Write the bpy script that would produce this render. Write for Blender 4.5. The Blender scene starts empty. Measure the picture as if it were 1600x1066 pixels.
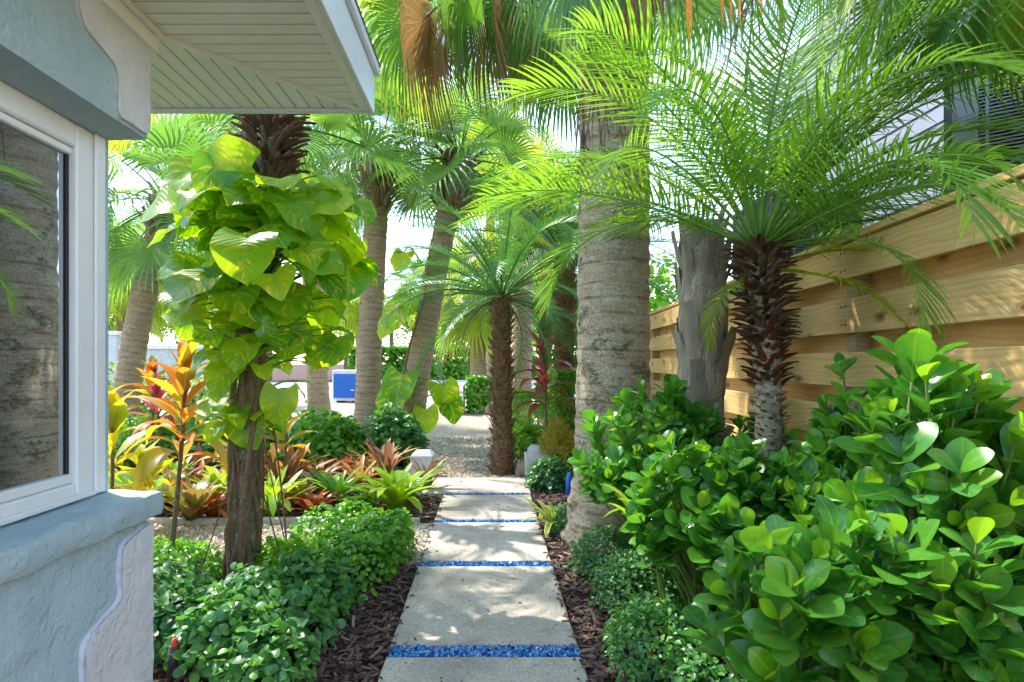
import bpy, math, random
import numpy as np
from mathutils import Vector, Matrix, noise
R = math.radians
random.seed(7); rs = np.random.RandomState(7)
scene = bpy.context.scene
C = scene.collection
# ------------------------------------------------------------------ camera, sky, sun, exposure
F, H, VX, VY = 900.0, 1.40, 765.0, 568.0       # focal length in photo pixels, eye height, vanishing point
cam = bpy.data.cameras.new('camera'); camo = bpy.data.objects.new('camera', cam); C.objects.link(camo)
camo.location = (0, 0, H); camo.rotation_euler = (R(90), 0, 0)
cam.sensor_width = 36; cam.lens = F / 1600 * 36
cam.shift_x = (800 - VX) / 1600; cam.shift_y = (VY - 533) / 1600
cam.clip_start = 0.05; cam.clip_end = 2000
scene.camera = camo
SUN_AZ, SUN_EL = -55, 52                        # azimuth from +Y, clockwise seen from above
w = bpy.data.worlds.new('World'); scene.world = w; w.use_nodes = True
nt = w.node_tree; bg = nt.nodes['Background']
sky = nt.nodes.new('ShaderNodeTexSky'); sky.sky_type = 'NISHITA'; sky.sun_disc = False
sky.sun_elevation = R(SUN_EL); sky.sun_rotation = R(SUN_AZ); sky.air_density = 1.3; sky.dust_density = .5; sky.ozone_density = 1.5
tc = nt.nodes.new('ShaderNodeTexCoord'); mp = nt.nodes.new('ShaderNodeMapping'); mp.inputs['Scale'].default_value = (1, 1, 2.4)
cn = nt.nodes.new('ShaderNodeTexNoise'); cn.inputs['Scale'].default_value = 2.6; cn.inputs['Detail'].default_value = 7; cn.inputs['Roughness'].default_value = .6
cr = nt.nodes.new('ShaderNodeValToRGB'); cr.color_ramp.elements[0].position = .5; cr.color_ramp.elements[1].position = .72
mx = nt.nodes.new('ShaderNodeMix'); mx.data_type = 'RGBA'
nt.links.new(tc.outputs['Generated'], mp.inputs['Vector']); nt.links.new(mp.outputs['Vector'], cn.inputs['Vector'])
nt.links.new(cn.outputs['Fac'], cr.inputs['Fac']); nt.links.new(cr.outputs['Color'], mx.inputs['Factor'])
nt.links.new(sky.outputs['Color'], mx.inputs['A']); mx.inputs['B'].default_value = (5.0, 5.4, 6.2, 1)
nt.links.new(mx.outputs['Result'], bg.inputs['Color']); bg.inputs['Strength'].default_value = 0.15
sl = bpy.data.lights.new('sun', 'SUN'); sl.energy = 2.4; sl.angle = R(0.6); sl.color = (1, .94, .84)
so = bpy.data.objects.new('sun', sl); C.objects.link(so)
sv = Vector((math.sin(R(SUN_AZ)) * math.cos(R(SUN_EL)), math.cos(R(SUN_AZ)) * math.cos(R(SUN_EL)), math.sin(R(SUN_EL))))
so.rotation_euler = (-sv).to_track_quat('-Z', 'Y').to_euler(); so.location = (0, 0, 20)
scene.view_settings.view_transform = 'Standard'; scene.view_settings.look = 'None'
scene.view_settings.exposure = 2.0; scene.view_settings.gamma = 1
try:
    scene.cycles.use_denoising = True; scene.cycles.max_bounces = 7; scene.cycles.adaptive_threshold = .03
    scene.cycles.diffuse_bounces = 4; scene.cycles.glossy_bounces = 3; scene.cycles.transmission_bounces = 4; scene.cycles.sample_clamp_indirect = 6
except Exception: pass

def px(x, y, d): return Vector(((x - VX) / F * d, d, H - (y - VY) / F * d))   # a point seen at photo pixel x, y standing d metres off
def gd(x, y):                                                                  # a point on the ground
    d = F * H / (y - VY); return Vector(((x - VX) / F * d, d, 0))

# ------------------------------------------------------------------ node helpers and materials
def newmat(name):
    m = bpy.data.materials.new(name); m.use_nodes = True
    m.node_tree.nodes.clear(); return m, m.node_tree
class N:
    def __init__(s, nt): s.t = nt
    def __call__(s, typ, ins=None, **kw):
        n = s.t.nodes.new('ShaderNode' + typ)
        for k, v in kw.items(): setattr(n, k, v)
        for k, v in (ins or {}).items():
            if hasattr(v, 'is_linked') or hasattr(v, 'links'): s.t.links.new(v, n.inputs[k])
            else:
                try: n.inputs[k].default_value = v
                except TypeError: n.inputs[k].default_value = (*v, 1)
        return n
    def ramp(s, fac, stops, interp='LINEAR'):
        n = s.t.nodes.new('ShaderNodeValToRGB'); s.t.links.new(fac, n.inputs['Fac']); n.color_ramp.interpolation = interp
        e = n.color_ramp.elements
        while len(e) < len(stops): e.new(.5)
        for el, (p, c) in zip(e, stops): el.position = p; el.color = (*c, 1) if len(c) == 3 else c
        return n.outputs['Color']
    def mix(s, fac, a, b, blend='MIX'):
        n = s.t.nodes.new('ShaderNodeMix'); n.data_type = 'RGBA'; n.blend_type = blend
        for k, v in (('Factor', fac), ('A', a), ('B', b)):
            i = {'Factor': n.inputs[0], 'A': n.inputs[6], 'B': n.inputs[7]}[k]
            if hasattr(v, 'links'): s.t.links.new(v, i)
            else: i.default_value = v if k == 'Factor' else ((*v, 1) if len(v) == 3 else v)
        return n.outputs[2]
    def math(s, op, a, b=0.0):
        n = s.t.nodes.new('ShaderNodeMath'); n.operation = op
        for i, v in enumerate((a, b)):
            if hasattr(v, 'links'): s.t.links.new(v, n.inputs[i])
            else: n.inputs[i].default_value = v
        return n.outputs[0]
    def out(s, sh):
        o = s.t.nodes.new('ShaderNodeOutputMaterial'); s.t.links.new(sh, o.inputs['Surface'])
    def noise(s, vec, scale, detail=5, rough=.6):
        return s('TexNoise', {'Vector': vec, 'Scale': scale, 'Detail': detail, 'Roughness': rough}).outputs['Fac']
    def vmap(s, vec, scale=(1, 1, 1), loc=(0, 0, 0)):
        return s('Mapping', {'Vector': vec, 'Scale': scale, 'Location': loc}).outputs['Vector']
    def bump(s, h, strength=.5, dist=.01):
        return s('Bump', {'Height': h, 'Strength': strength, 'Distance': dist}).outputs['Normal']

def leaf_mat(name, cols, rough=.38, trans=.42, tip=None, midrib=None, varieg=None, tgain=(2.3, 2.0, 1.0), spec=.5, edge=None, tipat=.88, ribs=0.0, blem=0.0):
    m, t = newmat(name); n = N(t)
    a = n('Attribute', attribute_name='rnd').outputs['Fac']; oi = n('ObjectInfo').outputs['Random']
    f = n.math('FRACT', n.math('ADD', a, oi))
    k = len(cols); col = n.ramp(f, [(i / max(1, k - 1), c) for i, c in enumerate(cols)])
    uv = n('UVMap').outputs['UV']; sp = n('SeparateXYZ', {'Vector': uv}); u, v = sp.outputs['X'], sp.outputs['Y']
    au = n.math('MULTIPLY', n.math('ABSOLUTE', n.math('SUBTRACT', u, .5)), 2.0)
    if varieg:
        vc = n.math('SUBTRACT', n.math('MULTIPLY', v, 9.0), n.math('MULTIPLY', au, 3.2))
        cv = n('CombineXYZ', {'X': vc, 'Y': n.math('MULTIPLY', u, 2.2), 'Z': n.math('MULTIPLY', f, 40)}).outputs[0]
        vz = n.noise(cv, 1.15, 4, .65)
        col = n.mix(n.ramp(vz, [(.54, (0, 0, 0)), (.63, (1, 1, 1))]), col, varieg)
    if edge: col = n.mix(n.ramp(au, [(.55, (0, 0, 0)), (.72, (1, 1, 1))]), col, edge)
    if midrib: col = n.mix(n.ramp(au, [(.03, (1, 1, 1)), (.1, (0, 0, 0))]), col, midrib)
    if tip:
        tv = n.math('ADD', v, n.math('MULTIPLY', n.math('SUBTRACT', n.math('FRACT', n.math('MULTIPLY', f, 7.3)), .5), .22))
        col = n.mix(n.ramp(tv, [(tipat, (0, 0, 0)), (tipat + .08, (1, 1, 1))]), col, tip)
    if blem:
        pc = n('CombineXYZ', {'X': n.math('MULTIPLY', u, 1.4), 'Y': n.math('MULTIPLY', v, 2.2), 'Z': n.math('MULTIPLY', f, 60)}).outputs[0]
        col = n.mix(n.ramp(n.noise(pc, 2.2, 3), [(.5, (0, 0, 0)), (.75, (blem, blem, blem))]), col, (.2, .3, .03))
        col = n.mix(n.ramp(n.noise(pc, 9, 3, .7), [(.68, (0, 0, 0)), (.72, (.8, .8, .8))]), col, (.16, .11, .04))
    p = n('BsdfPrincipled', {'Base Color': col, 'Roughness': rough, 'Specular IOR Level': spec})
    if ribs:
        bw = n('TexWave', {'Vector': n('CombineXYZ', {'X': n.math('SUBTRACT', v, n.math('MULTIPLY', au, .3))}).outputs[0], 'Scale': 4.0, 'Distortion': .6}).outputs['Fac']
        t.links.new(n.bump(bw, ribs, .004), p.inputs['Normal'])
    tcol = n.mix(1.0, col, tgain, 'MULTIPLY')
    tr = n('BsdfTranslucent', {'Color': tcol})
    ms = n('MixShader', {0: trans, 1: p.outputs[0], 2: tr.outputs[0]})
    n.out(ms.outputs[0]); return m

def trunk_mat(name, dark, mid, light, ring=22, rough=.9, lichen=None, stretch=2.5, scars=0):
    m, t = newmat(name); n = N(t)
    uv = n('UVMap').outputs['UV']; oc = n('TexCoord').outputs['Object']
    rg = n.noise(n.vmap(uv, (stretch * 2, ring, 1)), 1.0, 6, .65)
    fine = n.noise(n.vmap(uv, (60, ring * 1.6, 1)), 1.0, 4, .7)
    big = n.noise(oc, 2.6, 4, .6)
    crk = n.noise(n.vmap(uv, (stretch * 3.2, ring * 3.4, 1)), 1.0, 5, .7)
    h = n.math('ADD', n.math('MULTIPLY', rg, .42), n.math('ADD', n.math('MULTIPLY', fine, .3), n.math('MULTIPLY', crk, .28)))
    col = n.ramp(h, [(.38, dark), (.47, mid), (.6, light)])
    col = n.mix(n.ramp(big, [(.4, (0, 0, 0)), (.62, (1, 1, 1))]), col, n.mix(.5, col, mid))
    if lichen:
        lz = n.noise(n.vmap(oc, (1, 1, 2.6)), 5.5, 7, .75)
        col = n.mix(n.ramp(lz, [(.52, (0, 0, 0)), (.60, (.85, .85, .85))]), col, lichen)
        lz2 = n.noise(n.vmap(oc, (1, 1, 1.4)), 3.1, 6, .7)
        col = n.mix(n.ramp(lz2, [(.55, (0, 0, 0)), (.68, (.7, .7, .7))]), col, (.11, .105, .05))
        sp2 = n.noise(n.vmap(oc, (1, 1, 2.2)), 21, 6, .8); col = n.mix(n.ramp(n.math('MULTIPLY', sp2, n.ramp(lz2, [(.4, (.75, .75, .75)), (.6, (1.15, 1.15, 1.15))])), [(.55, (0, 0, 0)), (.62, (.85, .85, .85))]), col, (.09, .075, .045))
    if scars:
        wv = n('TexWave', {'Vector': n('CombineXYZ', {'X': n.math('MULTIPLY', n('SeparateXYZ', {'Vector': uv}).outputs['X'], .5), 'Y': n('SeparateXYZ', {'Vector': uv}).outputs['Y']}).outputs[0], 'Scale': scars, 'Distortion': 5.0, 'Detail': 5.0, 'Detail Scale': 1.2}, wave_type='BANDS', bands_direction='Y').outputs['Fac']
        brk = n.noise(n.vmap(uv, (7, 5, 1)), 1.0, 5, .75); sf = n.math('MULTIPLY', n.ramp(wv, [(.02, (.6, .6, .6)), (.13, (0, 0, 0))]), n.ramp(brk, [(.42, (.05, .05, .05)), (.58, (1, 1, 1))])); col = n.mix(sf, col, tuple(c * .8 for c in dark)); h = n.math('SUBTRACT', h, n.math('MULTIPLY', sf, .3))
    gr_ = n.noise(oc, 75, 5, .75); col = n.mix(.9, col, n.ramp(gr_, [(.34, (.55, .55, .55)), (.5, (1, 1, 1)), (.66, (1.4, 1.4, 1.4))]), 'MULTIPLY')
    p = n('BsdfPrincipled', {'Base Color': col, 'Roughness': rough, 'Specular IOR Level': .2, 'Normal': n.bump(n.math('ADD', h, n.math('MULTIPLY', gr_, .35)), 1.0, .025)})
    n.out(p.outputs[0]); return m

def simple_mat(name, col, rough=.5, metallic=0, var=.12, scale=8, bump=0, bscale=60, spec=.5, trans=0):
    m, t = newmat(name); n = N(t); oc = n('TexCoord').outputs['Object']
    nz = n.noise(oc, scale, 5)
    c = n.mix(1.0, col, n.ramp(nz, [(.3, (1 - var,) * 3), (.7, (1 + var,) * 3)]), 'MULTIPLY')
    ins = {'Base Color': c, 'Roughness': rough, 'Metallic': metallic, 'Specular IOR Level': spec}
    if bump: ins['Normal'] = n.bump(n.noise(oc, bscale, 5), bump, .01)
    p = n('BsdfPrincipled', ins); n.out(p.outputs[0]); return m

def stucco_mat(name, col, relief=.85):
    m, t = newmat(name); n = N(t); oc = n('TexCoord').outputs['Object']
    a = n.noise(n.vmap(oc, (1, 1, 1)), 9, 6, .62); b = n.noise(oc, 55, 4, .6)
    vo = n('TexVoronoi', {'Vector': n.mix(.12, oc, n('TexNoise', {'Vector': oc, 'Scale': 6.0}).outputs['Color']), 'Scale': 11.0}, feature='F1').outputs['Distance']
    hs = n.math('ADD', n.math('MULTIPLY', n.ramp(a, [(.44, (0, 0, 0)), (.57, (1, 1, 1))]), .5), n.math('ADD', n.math('MULTIPLY', b, .35), n.math('ADD', n.math('MULTIPLY', vo, .3), n.math('MULTIPLY', n.noise(oc, 210, 3, .7), .22))))
    st = n.noise(n.vmap(oc, (2, 2, .7)), 1.7, 5)
    c = n.mix(1.0, col, n.ramp(st, [(.3, (.86, .88, .9)), (.7, (1.06, 1.05, 1.04))]), 'MULTIPLY')
    c = n.mix(n.ramp(n.noise(oc, 14, 7, .8), [(.62, (0, 0, 0)), (.76, (.45, .45, .45))]), c, tuple(x * .62 for x in col))
    p = n('BsdfPrincipled', {'Base Color': c, 'Roughness': .75, 'Specular IOR Level': .25, 'Normal': n.bump(hs, relief, .012)})
    n.out(p.outputs[0]); return m

def wood_mat(name, c1=(.62, .38, .13), c2=(.80, .56, .25), c3=(.2, .1, .04)):
    m, t = newmat(name); n = N(t); oc = n('TexCoord').outputs['Object']
    oi = n('ObjectInfo').outputs['Random']
    off = n('CombineXYZ', {'X': n.math('MULTIPLY', oi, 7), 'Y': n.math('MULTIPLY', oi, 31), 'Z': n.math('MULTIPLY', oi, 13)}).outputs[0]
    v = n('VectorMath', {0: oc, 1: off}, operation='ADD').outputs[0]
    warp = n('TexNoise', {'Vector': n.vmap(v, (1, .8, 1)), 'Scale': 1.6, 'Detail': 3}).outputs['Color']
    vw = n('VectorMath', {0: v, 1: n('VectorMath', {0: warp, 'Scale': .14}, operation='SCALE').outputs[0]}, operation='ADD').outputs[0]
    gr = n.noise(n.vmap(vw, (26, .55, 26)), 1.4, 5, .6)
    wv = n('TexWave', {'Vector': n.vmap(vw, (1, .03, 1)), 'Scale': 11.0, 'Distortion': 5.0, 'Detail': 3.0, 'Detail Scale': 1.5}, wave_type='BANDS', bands_direction='Z').outputs['Fac']
    g = n.math('ADD', n.math('MULTIPLY', gr, .78), n.math('MULTIPLY', wv, .22))
    col = n.ramp(g, [(.22, c1), (.5, tuple((a + b) / 2 for a, b in zip(c1, c2))), (.75, c2)])
    sx = n('SeparateXYZ', {'Vector': vw}); kn = n('TexVoronoi', {'Vector': n('CombineXYZ', {'X': n.math('MULTIPLY', sx.outputs['Y'], 1.7), 'Y': n.math('MULTIPLY', sx.outputs['Z'], 3.0)}).outputs[0], 'Scale': 1.0, 'Randomness': 1.0}, feature='F1', voronoi_dimensions='2D').outputs['Distance']
    col = n.mix(n.ramp(kn, [(.03, (1, 1, 1)), (.05, (.5, .5, .5)), (.055, (.75, .75, .75)), (.1, (.12, .12, .12)), (.15, (0, 0, 0))]), col, c3)
    st = n.noise(n.vmap(v, (1, .7, 2)), 2.2, 5, .7)
    col = n.mix(n.ramp(st, [(.52, (0, 0, 0)), (.75, (.4, .4, .4))]), col, (.36, .29, .17))
    col = n.mix(1.0, col, n.ramp(oi, [(0, (.8, .8, .82)), (1, (1.15, 1.1, 1.0))]), 'MULTIPLY')
    p = n('BsdfPrincipled', {'Base Color': col, 'Roughness': .72, 'Specular IOR Level': .3, 'Normal': n.bump(g, .35, .006)})
    n.out(p.outputs[0]); return m

M = {}
M['stucco_blue'] = stucco_mat('stucco_blue', (.43, .55, .62))
M['stucco_white'] = stucco_mat('stucco_white', (.70, .70, .77))
M['vinyl'] = simple_mat('vinyl', (.78, .78, .80), .35, var=.03)
M['soffit'] = simple_mat('soffit', (.84, .83, .81), .45, var=.05, scale=3)
M['fascia'] = simple_mat('fascia', (.70, .76, .86), .3, var=.04, scale=3)
M['roofing'] = simple_mat('roofing', (.2, .2, .21), .8, var=.3, bump=.4)
M['rubber'] = simple_mat('rubber', (.02, .02, .022), .6)
M['siding'] = simple_mat('siding', (.19, .205, .27), .5, var=.06, scale=4)
M['wood'] = wood_mat('wood')
M['post_wood'] = wood_mat('post_wood', (.34, .24, .12), (.5, .4, .22))
M['dark_metal'] = simple_mat('dark_metal', (.075, .08, .09), .45, .3, var=.15)
M['grey_metal'] = simple_mat('grey_metal', (.22, .235, .27), .4, .3, var=.15)
M['black_plastic'] = simple_mat('black_plastic', (.02, .02, .022), .4)
M['red'] = simple_mat('red', (.6, .03, .02), .4)
M['blue_paint'] = simple_mat('blue_paint', (.01, .13, .62), .4, var=.06)
M['logo_blue'] = simple_mat('logo_blue', (.03, .07, .3), .4)
M['white_paint'] = simple_mat('white_paint', (.74, .77, .8), .5, var=.08, scale=5)
M['pale_concrete'] = simple_mat('pale_concrete', (.52, .57, .6), .8, var=.14, scale=14, bump=.3)
M['edging'] = simple_mat('edging', (.42, .40, .36), .9, var=.25, scale=20, bump=.5)
M['rock'] = simple_mat('rock', (.33, .25, .15), .9, var=.4, scale=12, bump=.8, bscale=30)
M['asphalt'] = simple_mat('asphalt', (.30, .29, .28), .9, var=.15, scale=3, bump=.3, bscale=200)
M['wire'] = simple_mat('wire', (.05, .05, .06), .6)
M['teal_plastic'] = simple_mat('teal_plastic', (.03, .25, .45), .35)
M['root'] = trunk_mat('root', (.09, .05, .025), (.22, .135, .075), (.38, .27, .17), 14)
M['stem_green'] = simple_mat('stem_green', (.16, .24, .05), .5, var=.25, scale=12)
M['stem_brown'] = trunk_mat('stem_brown', (.10, .07, .04), (.22, .16, .1), (.34, .27, .19), 40)
# glass that mirrors the garden in front of a dark room
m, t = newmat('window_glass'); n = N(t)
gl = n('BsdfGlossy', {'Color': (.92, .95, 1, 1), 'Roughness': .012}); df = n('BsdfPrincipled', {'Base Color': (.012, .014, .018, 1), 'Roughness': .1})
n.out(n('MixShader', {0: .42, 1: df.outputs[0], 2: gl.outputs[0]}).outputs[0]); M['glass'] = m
# exposed shell aggregate slabs
m, t = newmat('shell_concrete'); n = N(t); oc = n('TexCoord').outputs['Object']
big = n.noise(oc, 3.2, 5); fine = n.noise(oc, 130, 3, .7)
col = n.ramp(big, [(.3, (.335, .30, .262)), (.7, (.55, .495, .425))])
col = n.mix(.85, col, n.ramp(fine, [(.3, (.45, .45, .47)), (.5, (1, 1, 1)), (.72, (1.5, 1.5, 1.46))]), 'MULTIPLY')
vo = n('TexVoronoi', {'Vector': oc, 'Scale': 34.0}); rr = n('SeparateColor', {'Color': vo.outputs['Color']})
spot = n.math('MULTIPLY', n.math('LESS_THAN', vo.outputs['Distance'], .22), n.math('GREATER_THAN', rr.outputs[0], .88))
sc_ = n.ramp(rr.outputs[1], [(0, (.05, .05, .05)), (.55, (.14, .12, .1)), (.62, (.02, .16, .4)), (.72, (.75, .72, .66)), (1, (.75, .72, .66))], 'CONSTANT')
col = n.mix(spot, col, sc_)
pit = n.math('MULTIPLY', n.math('LESS_THAN', n('TexVoronoi', {'Vector': oc, 'Scale': 70.0}).outputs['Distance'], .16), 1.0)
col = n.mix(n.math('MULTIPLY', pit, .4), col, (.2, .19, .17))
stn = n.noise(oc, 1.3, 6, .7); col = n.mix(n.ramp(stn, [(.48, (0, 0, 0)), (.68, (.6, .6, .6))]), col, (.25, .22, .19))
n.out(n('BsdfPrincipled', {'Base Color': col, 'Roughness': .85, 'Specular IOR Level': .25, 'Normal': n.bump(n.math('SUBTRACT', fine, n.math('MULTIPLY', pit, .6)), .55, .004)}).outputs[0]); M['slab'] = m
# crushed shell gravel
m, t = newmat('shell_gravel'); n = N(t); oc = n('TexCoord').outputs['Object']
vo = n('TexVoronoi', {'Vector': oc, 'Scale': 55.0}); g2 = n.noise(oc, 26, 6, .75); b = n.noise(oc, .9, 5)
rr = n('SeparateColor', {'Color': vo.outputs['Color']})
col = n.ramp(rr.outputs[0], [(0, (.26, .2, .14)), (.45, (.48, .40, .31)), (1, (.66, .58, .48))])
col = n.mix(.6, col, n.ramp(g2, [(.3, (.5, .48, .46)), (.7, (1.3, 1.3, 1.3))]), 'MULTIPLY')
col = n.mix(n.ramp(b, [(.45, (0, 0, 0)), (.7, (.5, .5, .5))]), col, (.38, .31, .23))
n.out(n('BsdfPrincipled', {'Base Color': col, 'Roughness': .95, 'Specular IOR Level': .15, 'Normal': n.bump(n.math('ADD', vo.outputs['Distance'], n.math('MULTIPLY', g2, 1.4)), .8, .02)}).outputs[0]); M['gravel'] = m
# soil under the bark mulch
m, t = newmat('soil'); n = N(t); oc = n('TexCoord').outputs['Object']
a = n.noise(oc, 38, 6, .75); b = n.noise(n.vmap(oc, (1, 2.5, 1)), 70, 4, .7)
col = n.ramp(a, [(.3, (.025, .016, .012)), (.5, (.09, .055, .045)), (.7, (.2, .13, .105))])
n.out(n('BsdfPrincipled', {'Base Color': col, 'Roughness': .95, 'Specular IOR Level': .15, 'Normal': n.bump(n.math('ADD', a, b), 1.0, .03)}).outputs[0]); M['soil'] = m
# chips, pebbles, glass chips: colour by piece
def piece_mat(name, cols, rough=.9, spec=.2, trans=0.0, bump=.3):
    m, t = newmat(name); n = N(t)
    a = n('Attribute', attribute_name='rnd').outputs['Fac']
    col = n.ramp(a, [(i / (len(cols) - 1), c) for i, c in enumerate(cols)])
    oc = n('TexCoord').outputs['Object']; nz = n.noise(oc, 60, 3)
    col = n.mix(.6, col, n.ramp(nz, [(.3, (.6, .6, .6)), (.7, (1.35, 1.35, 1.35))]), 'MULTIPLY')
    p = n('BsdfPrincipled', {'Base Color': col, 'Roughness': rough, 'Specular IOR Level': spec, 'Normal': n.bump(nz, bump, .003)})
    if trans: p.inputs['Transmission Weight'].default_value = trans
    n.out(p.outputs[0]); return m
M['mulch'] = piece_mat('mulch', [(.035, .02, .018), (.10, .058, .05), (.19, .12, .105), (.07, .042, .036), (.30, .21, .175)])
M['pebble'] = piece_mat('pebble', [(.25, .19, .13), (.5, .42, .33), (.68, .6, .5), (.4, .32, .24), (.75, .7, .62)])
M['glass_chip'] = piece_mat('glass_chip', [(.003, .018, .18), (.008, .09, .48), (.01, .22, .56), (.005, .035, .28), (.03, .36, .55), (.008, .1, .45), (.32, .55, .65)], .08, .9, 0.0)
# leaves
palmtip = (.30, .17, .06)
M['pinnate'] = leaf_mat('pinnate', [(.09, .22, .02), (.12, .28, .025), (.17, .33, .035), (.10, .24, .025)], .4, .42, tip=palmtip, midrib=(.16, .3, .06), tipat=.95)
M['pinnate_yellow'] = leaf_mat('pinnate_yellow', [(.22, .30, .02), (.32, .36, .03), (.14, .26, .02)], .4, .55, tip=palmtip, tipat=.97)
M['fan'] = leaf_mat('fan', [(.045, .14, .025), (.07, .19, .03), (.10, .23, .035), (.05, .16, .04)], .42, .42, tip=(.34, .2, .08), midrib=(.16, .26, .07), tipat=.9)
M['fan_far'] = leaf_mat('fan_far', [(.07, .19, .05), (.1, .24, .05), (.15, .28, .05), (.08, .2, .07)], .42, .45, midrib=(.2, .3, .1))
M['fan_yellow'] = leaf_mat('fan_yellow', [(.16, .27, .02), (.24, .32, .03), (.12, .24, .03)], .42, .55, tip=(.4, .26, .07), tipat=.9)
M['fan_dry'] = leaf_mat('fan_dry', [(.30, .17, .075), (.42, .26, .12), (.22, .12, .05), (.35, .24, .1)], .7, .35, tgain=(1.3, 1.1, .9))
M['frond_dead'] = leaf_mat('frond_dead', [(.10, .065, .04), (.17, .11, .07), (.24, .16, .1)], .8, .2, tgain=(1.2, 1, .9))
M['orange_blade'] = leaf_mat('orange_blade', [(.62, .19, .02), (.7, .27, .03)], .5, .4, tgain=(1.4, 1.1, .8))
M['cycad'] = leaf_mat('cycad', [(.035, .15, .035), (.05, .19, .04), (.08, .23, .05)], .33, .32, midrib=(.1, .22, .06))
M['pothos'] = leaf_mat('pothos', [(.05, .22, .008), (.08, .28, .01), (.17, .38, .014), (.06, .24, .01), (.22, .42, .015), (.12, .33, .012)], .32, .58, midrib=(.2, .36, .05), varieg=(.42, .47, .04), tgain=(3.4, 2.3, .8), ribs=.3, blem=.5)
M['clusia'] = leaf_mat('clusia', [(.03, .165, .018), (.05, .23, .026), (.075, .29, .03), (.035, .175, .055), (.14, .37, .03), (.05, .23, .03), (.09, .30, .025)], .26, .36, midrib=(.14, .28, .05), spec=.55, blem=.6)
M['clusia_young'] = leaf_mat('clusia_young', [(.13, .33, .015), (.18, .38, .02), (.1, .29, .015)], .28, .45, midrib=(.24, .42, .06), blem=.4)
M['round_leaf'] = leaf_mat('round_leaf', [(.045, .17, .05), (.07, .23, .04), (.11, .3, .04), (.05, .17, .075), (.08, .24, .05)], .38, .3, spec=.45)
M['bright_leaf'] = leaf_mat('bright_leaf', [(.06, .22, .02), (.1, .3, .025), (.15, .36, .03), (.07, .24, .02)], .3, .4)
M['dark_leaf'] = leaf_mat('dark_leaf', [(.035, .13, .045), (.055, .18, .055), (.08, .23, .05), (.05, .15, .07)], .42, .28, spec=.4)
M['lime_leaf'] = leaf_mat('lime_leaf', [(.14, .32, .02), (.2, .4, .025), (.1, .28, .02)], .35, .45)
M['gold_leaf'] = leaf_mat('gold_leaf', [(.3, .3, .04), (.42, .36, .07), (.2, .27, .03)], .45, .45)
M['tree_leaf'] = leaf_mat('tree_leaf', [(.06, .17, .03), (.1, .23, .04), (.16, .29, .05), (.08, .19, .06)], .45, .45)
M['brom_lime'] = leaf_mat('brom_lime', [(.24, .40, .02), (.32, .46, .03), (.17, .34, .02)], .35, .45, tgain=(1.8, 1.7, .8))
M['brom_green'] = leaf_mat('brom_green', [(.12, .3, .03), (.17, .36, .04), (.09, .25, .03)], .35, .4)
M['brom_red'] = leaf_mat('brom_red', [(.45, .10, .05), (.55, .16, .06), (.35, .08, .05), (.4, .17, .05)], .35, .35, tgain=(1.6, 1.2, .8))
M['brom_olive'] = leaf_mat('brom_olive', [(.22, .22, .05), (.3, .2, .08), (.18, .22, .04), (.28, .14, .07)], .4, .35, tgain=(1.7, 1.4, .8))
M['brom_bronze'] = leaf_mat('brom_bronze', [(.3, .14, .06), (.22, .1, .06), (.4, .24, .06), (.2, .15, .05)], .4, .35, tgain=(1.7, 1.3, .8))
M['brom_brown'] = leaf_mat('brom_brown', [(.15, .085, .07), (.24, .15, .11), (.3, .14, .06)], .5, .25, tgain=(1.5, 1.2, .9))
M['brom_orange'] = leaf_mat('brom_orange', [(.5, .22, .04), (.3, .16, .07), (.22, .2, .05), (.58, .25, .04)], .4, .4, tgain=(1.6, 1.2, .8))
M['brom_cream'] = leaf_mat('brom_cream', [(.16, .3, .05), (.22, .36, .07)], .35, .4, edge=(.62, .56, .14), tgain=(1.5, 1.4, .8))
M['ti_orange'] = leaf_mat('ti_orange', [(.5, .11, .035), (.55, .26, .03), (.22, .22, .03), (.42, .38, .03), (.6, .2, .03), (.16, .2, .04)], .32, .5, midrib=(.5, .3, .1), tgain=(1.9, 1.6, .8))
M['ti_yellow'] = leaf_mat('ti_yellow', [(.5, .46, .02), (.28, .34, .03), (.58, .48, .03), (.14, .25, .03)], .32, .5, midrib=(.25, .22, .03), tgain=(1.8, 1.6, .7))
M['ti_red'] = leaf_mat('ti_red', [(.42, .05, .06), (.12, .12, .06), (.55, .11, .05), (.2, .06, .07), (.08, .17, .06)], .32, .35, tgain=(1.8, 1.3, 1))
M['ti_pink'] = leaf_mat('ti_pink', [(.36, .08, .1), (.3, .05, .06), (.45, .16, .14)], .35, .4, tgain=(1.6, 1.2, 1))
# trunks
M['bark_grey'] = trunk_mat('bark_grey', (.14, .095, .055), (.40, .315, .215), (.56, .475, .35), 13, lichen=(.47, .45, .36), scars=2.3)
M['bark_sabal'] = trunk_mat('bark_sabal', (.13, .095, .06), (.35, .255, .16), (.50, .385, .26), 17, scars=3.2)
M['bark_tan'] = trunk_mat('bark_tan', (.25, .15, .09), (.46, .31, .2), (.6, .44, .31), 12, scars=2.6)
M['bark_brown'] = trunk_mat('bark_brown', (.035, .02, .012), (.13, .075, .04), (.3, .19, .11), 30)
M['bark_peel'] = trunk_mat('bark_peel', (.2, .14, .10), (.46, .37, .29), (.64, .55, .46), 2.2, stretch=14)
M['boot'] = trunk_mat('boot', (.10, .055, .03), (.27, .165, .09), (.46, .33, .21), 5, stretch=10)
M['boot_grey'] = trunk_mat('boot_grey', (.18, .135, .10), (.44, .365, .295), (.62, .545, .46), 4, stretch=12)
M['boot_dark'] = trunk_mat('boot_dark', (.045, .025, .015), (.16, .085, .045), (.30, .18, .10), 6, stretch=10)
M['boot_red'] = trunk_mat('boot_red', (.09, .02, .012), (.27, .075, .04), (.40, .17, .09), 6, stretch=10)
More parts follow.
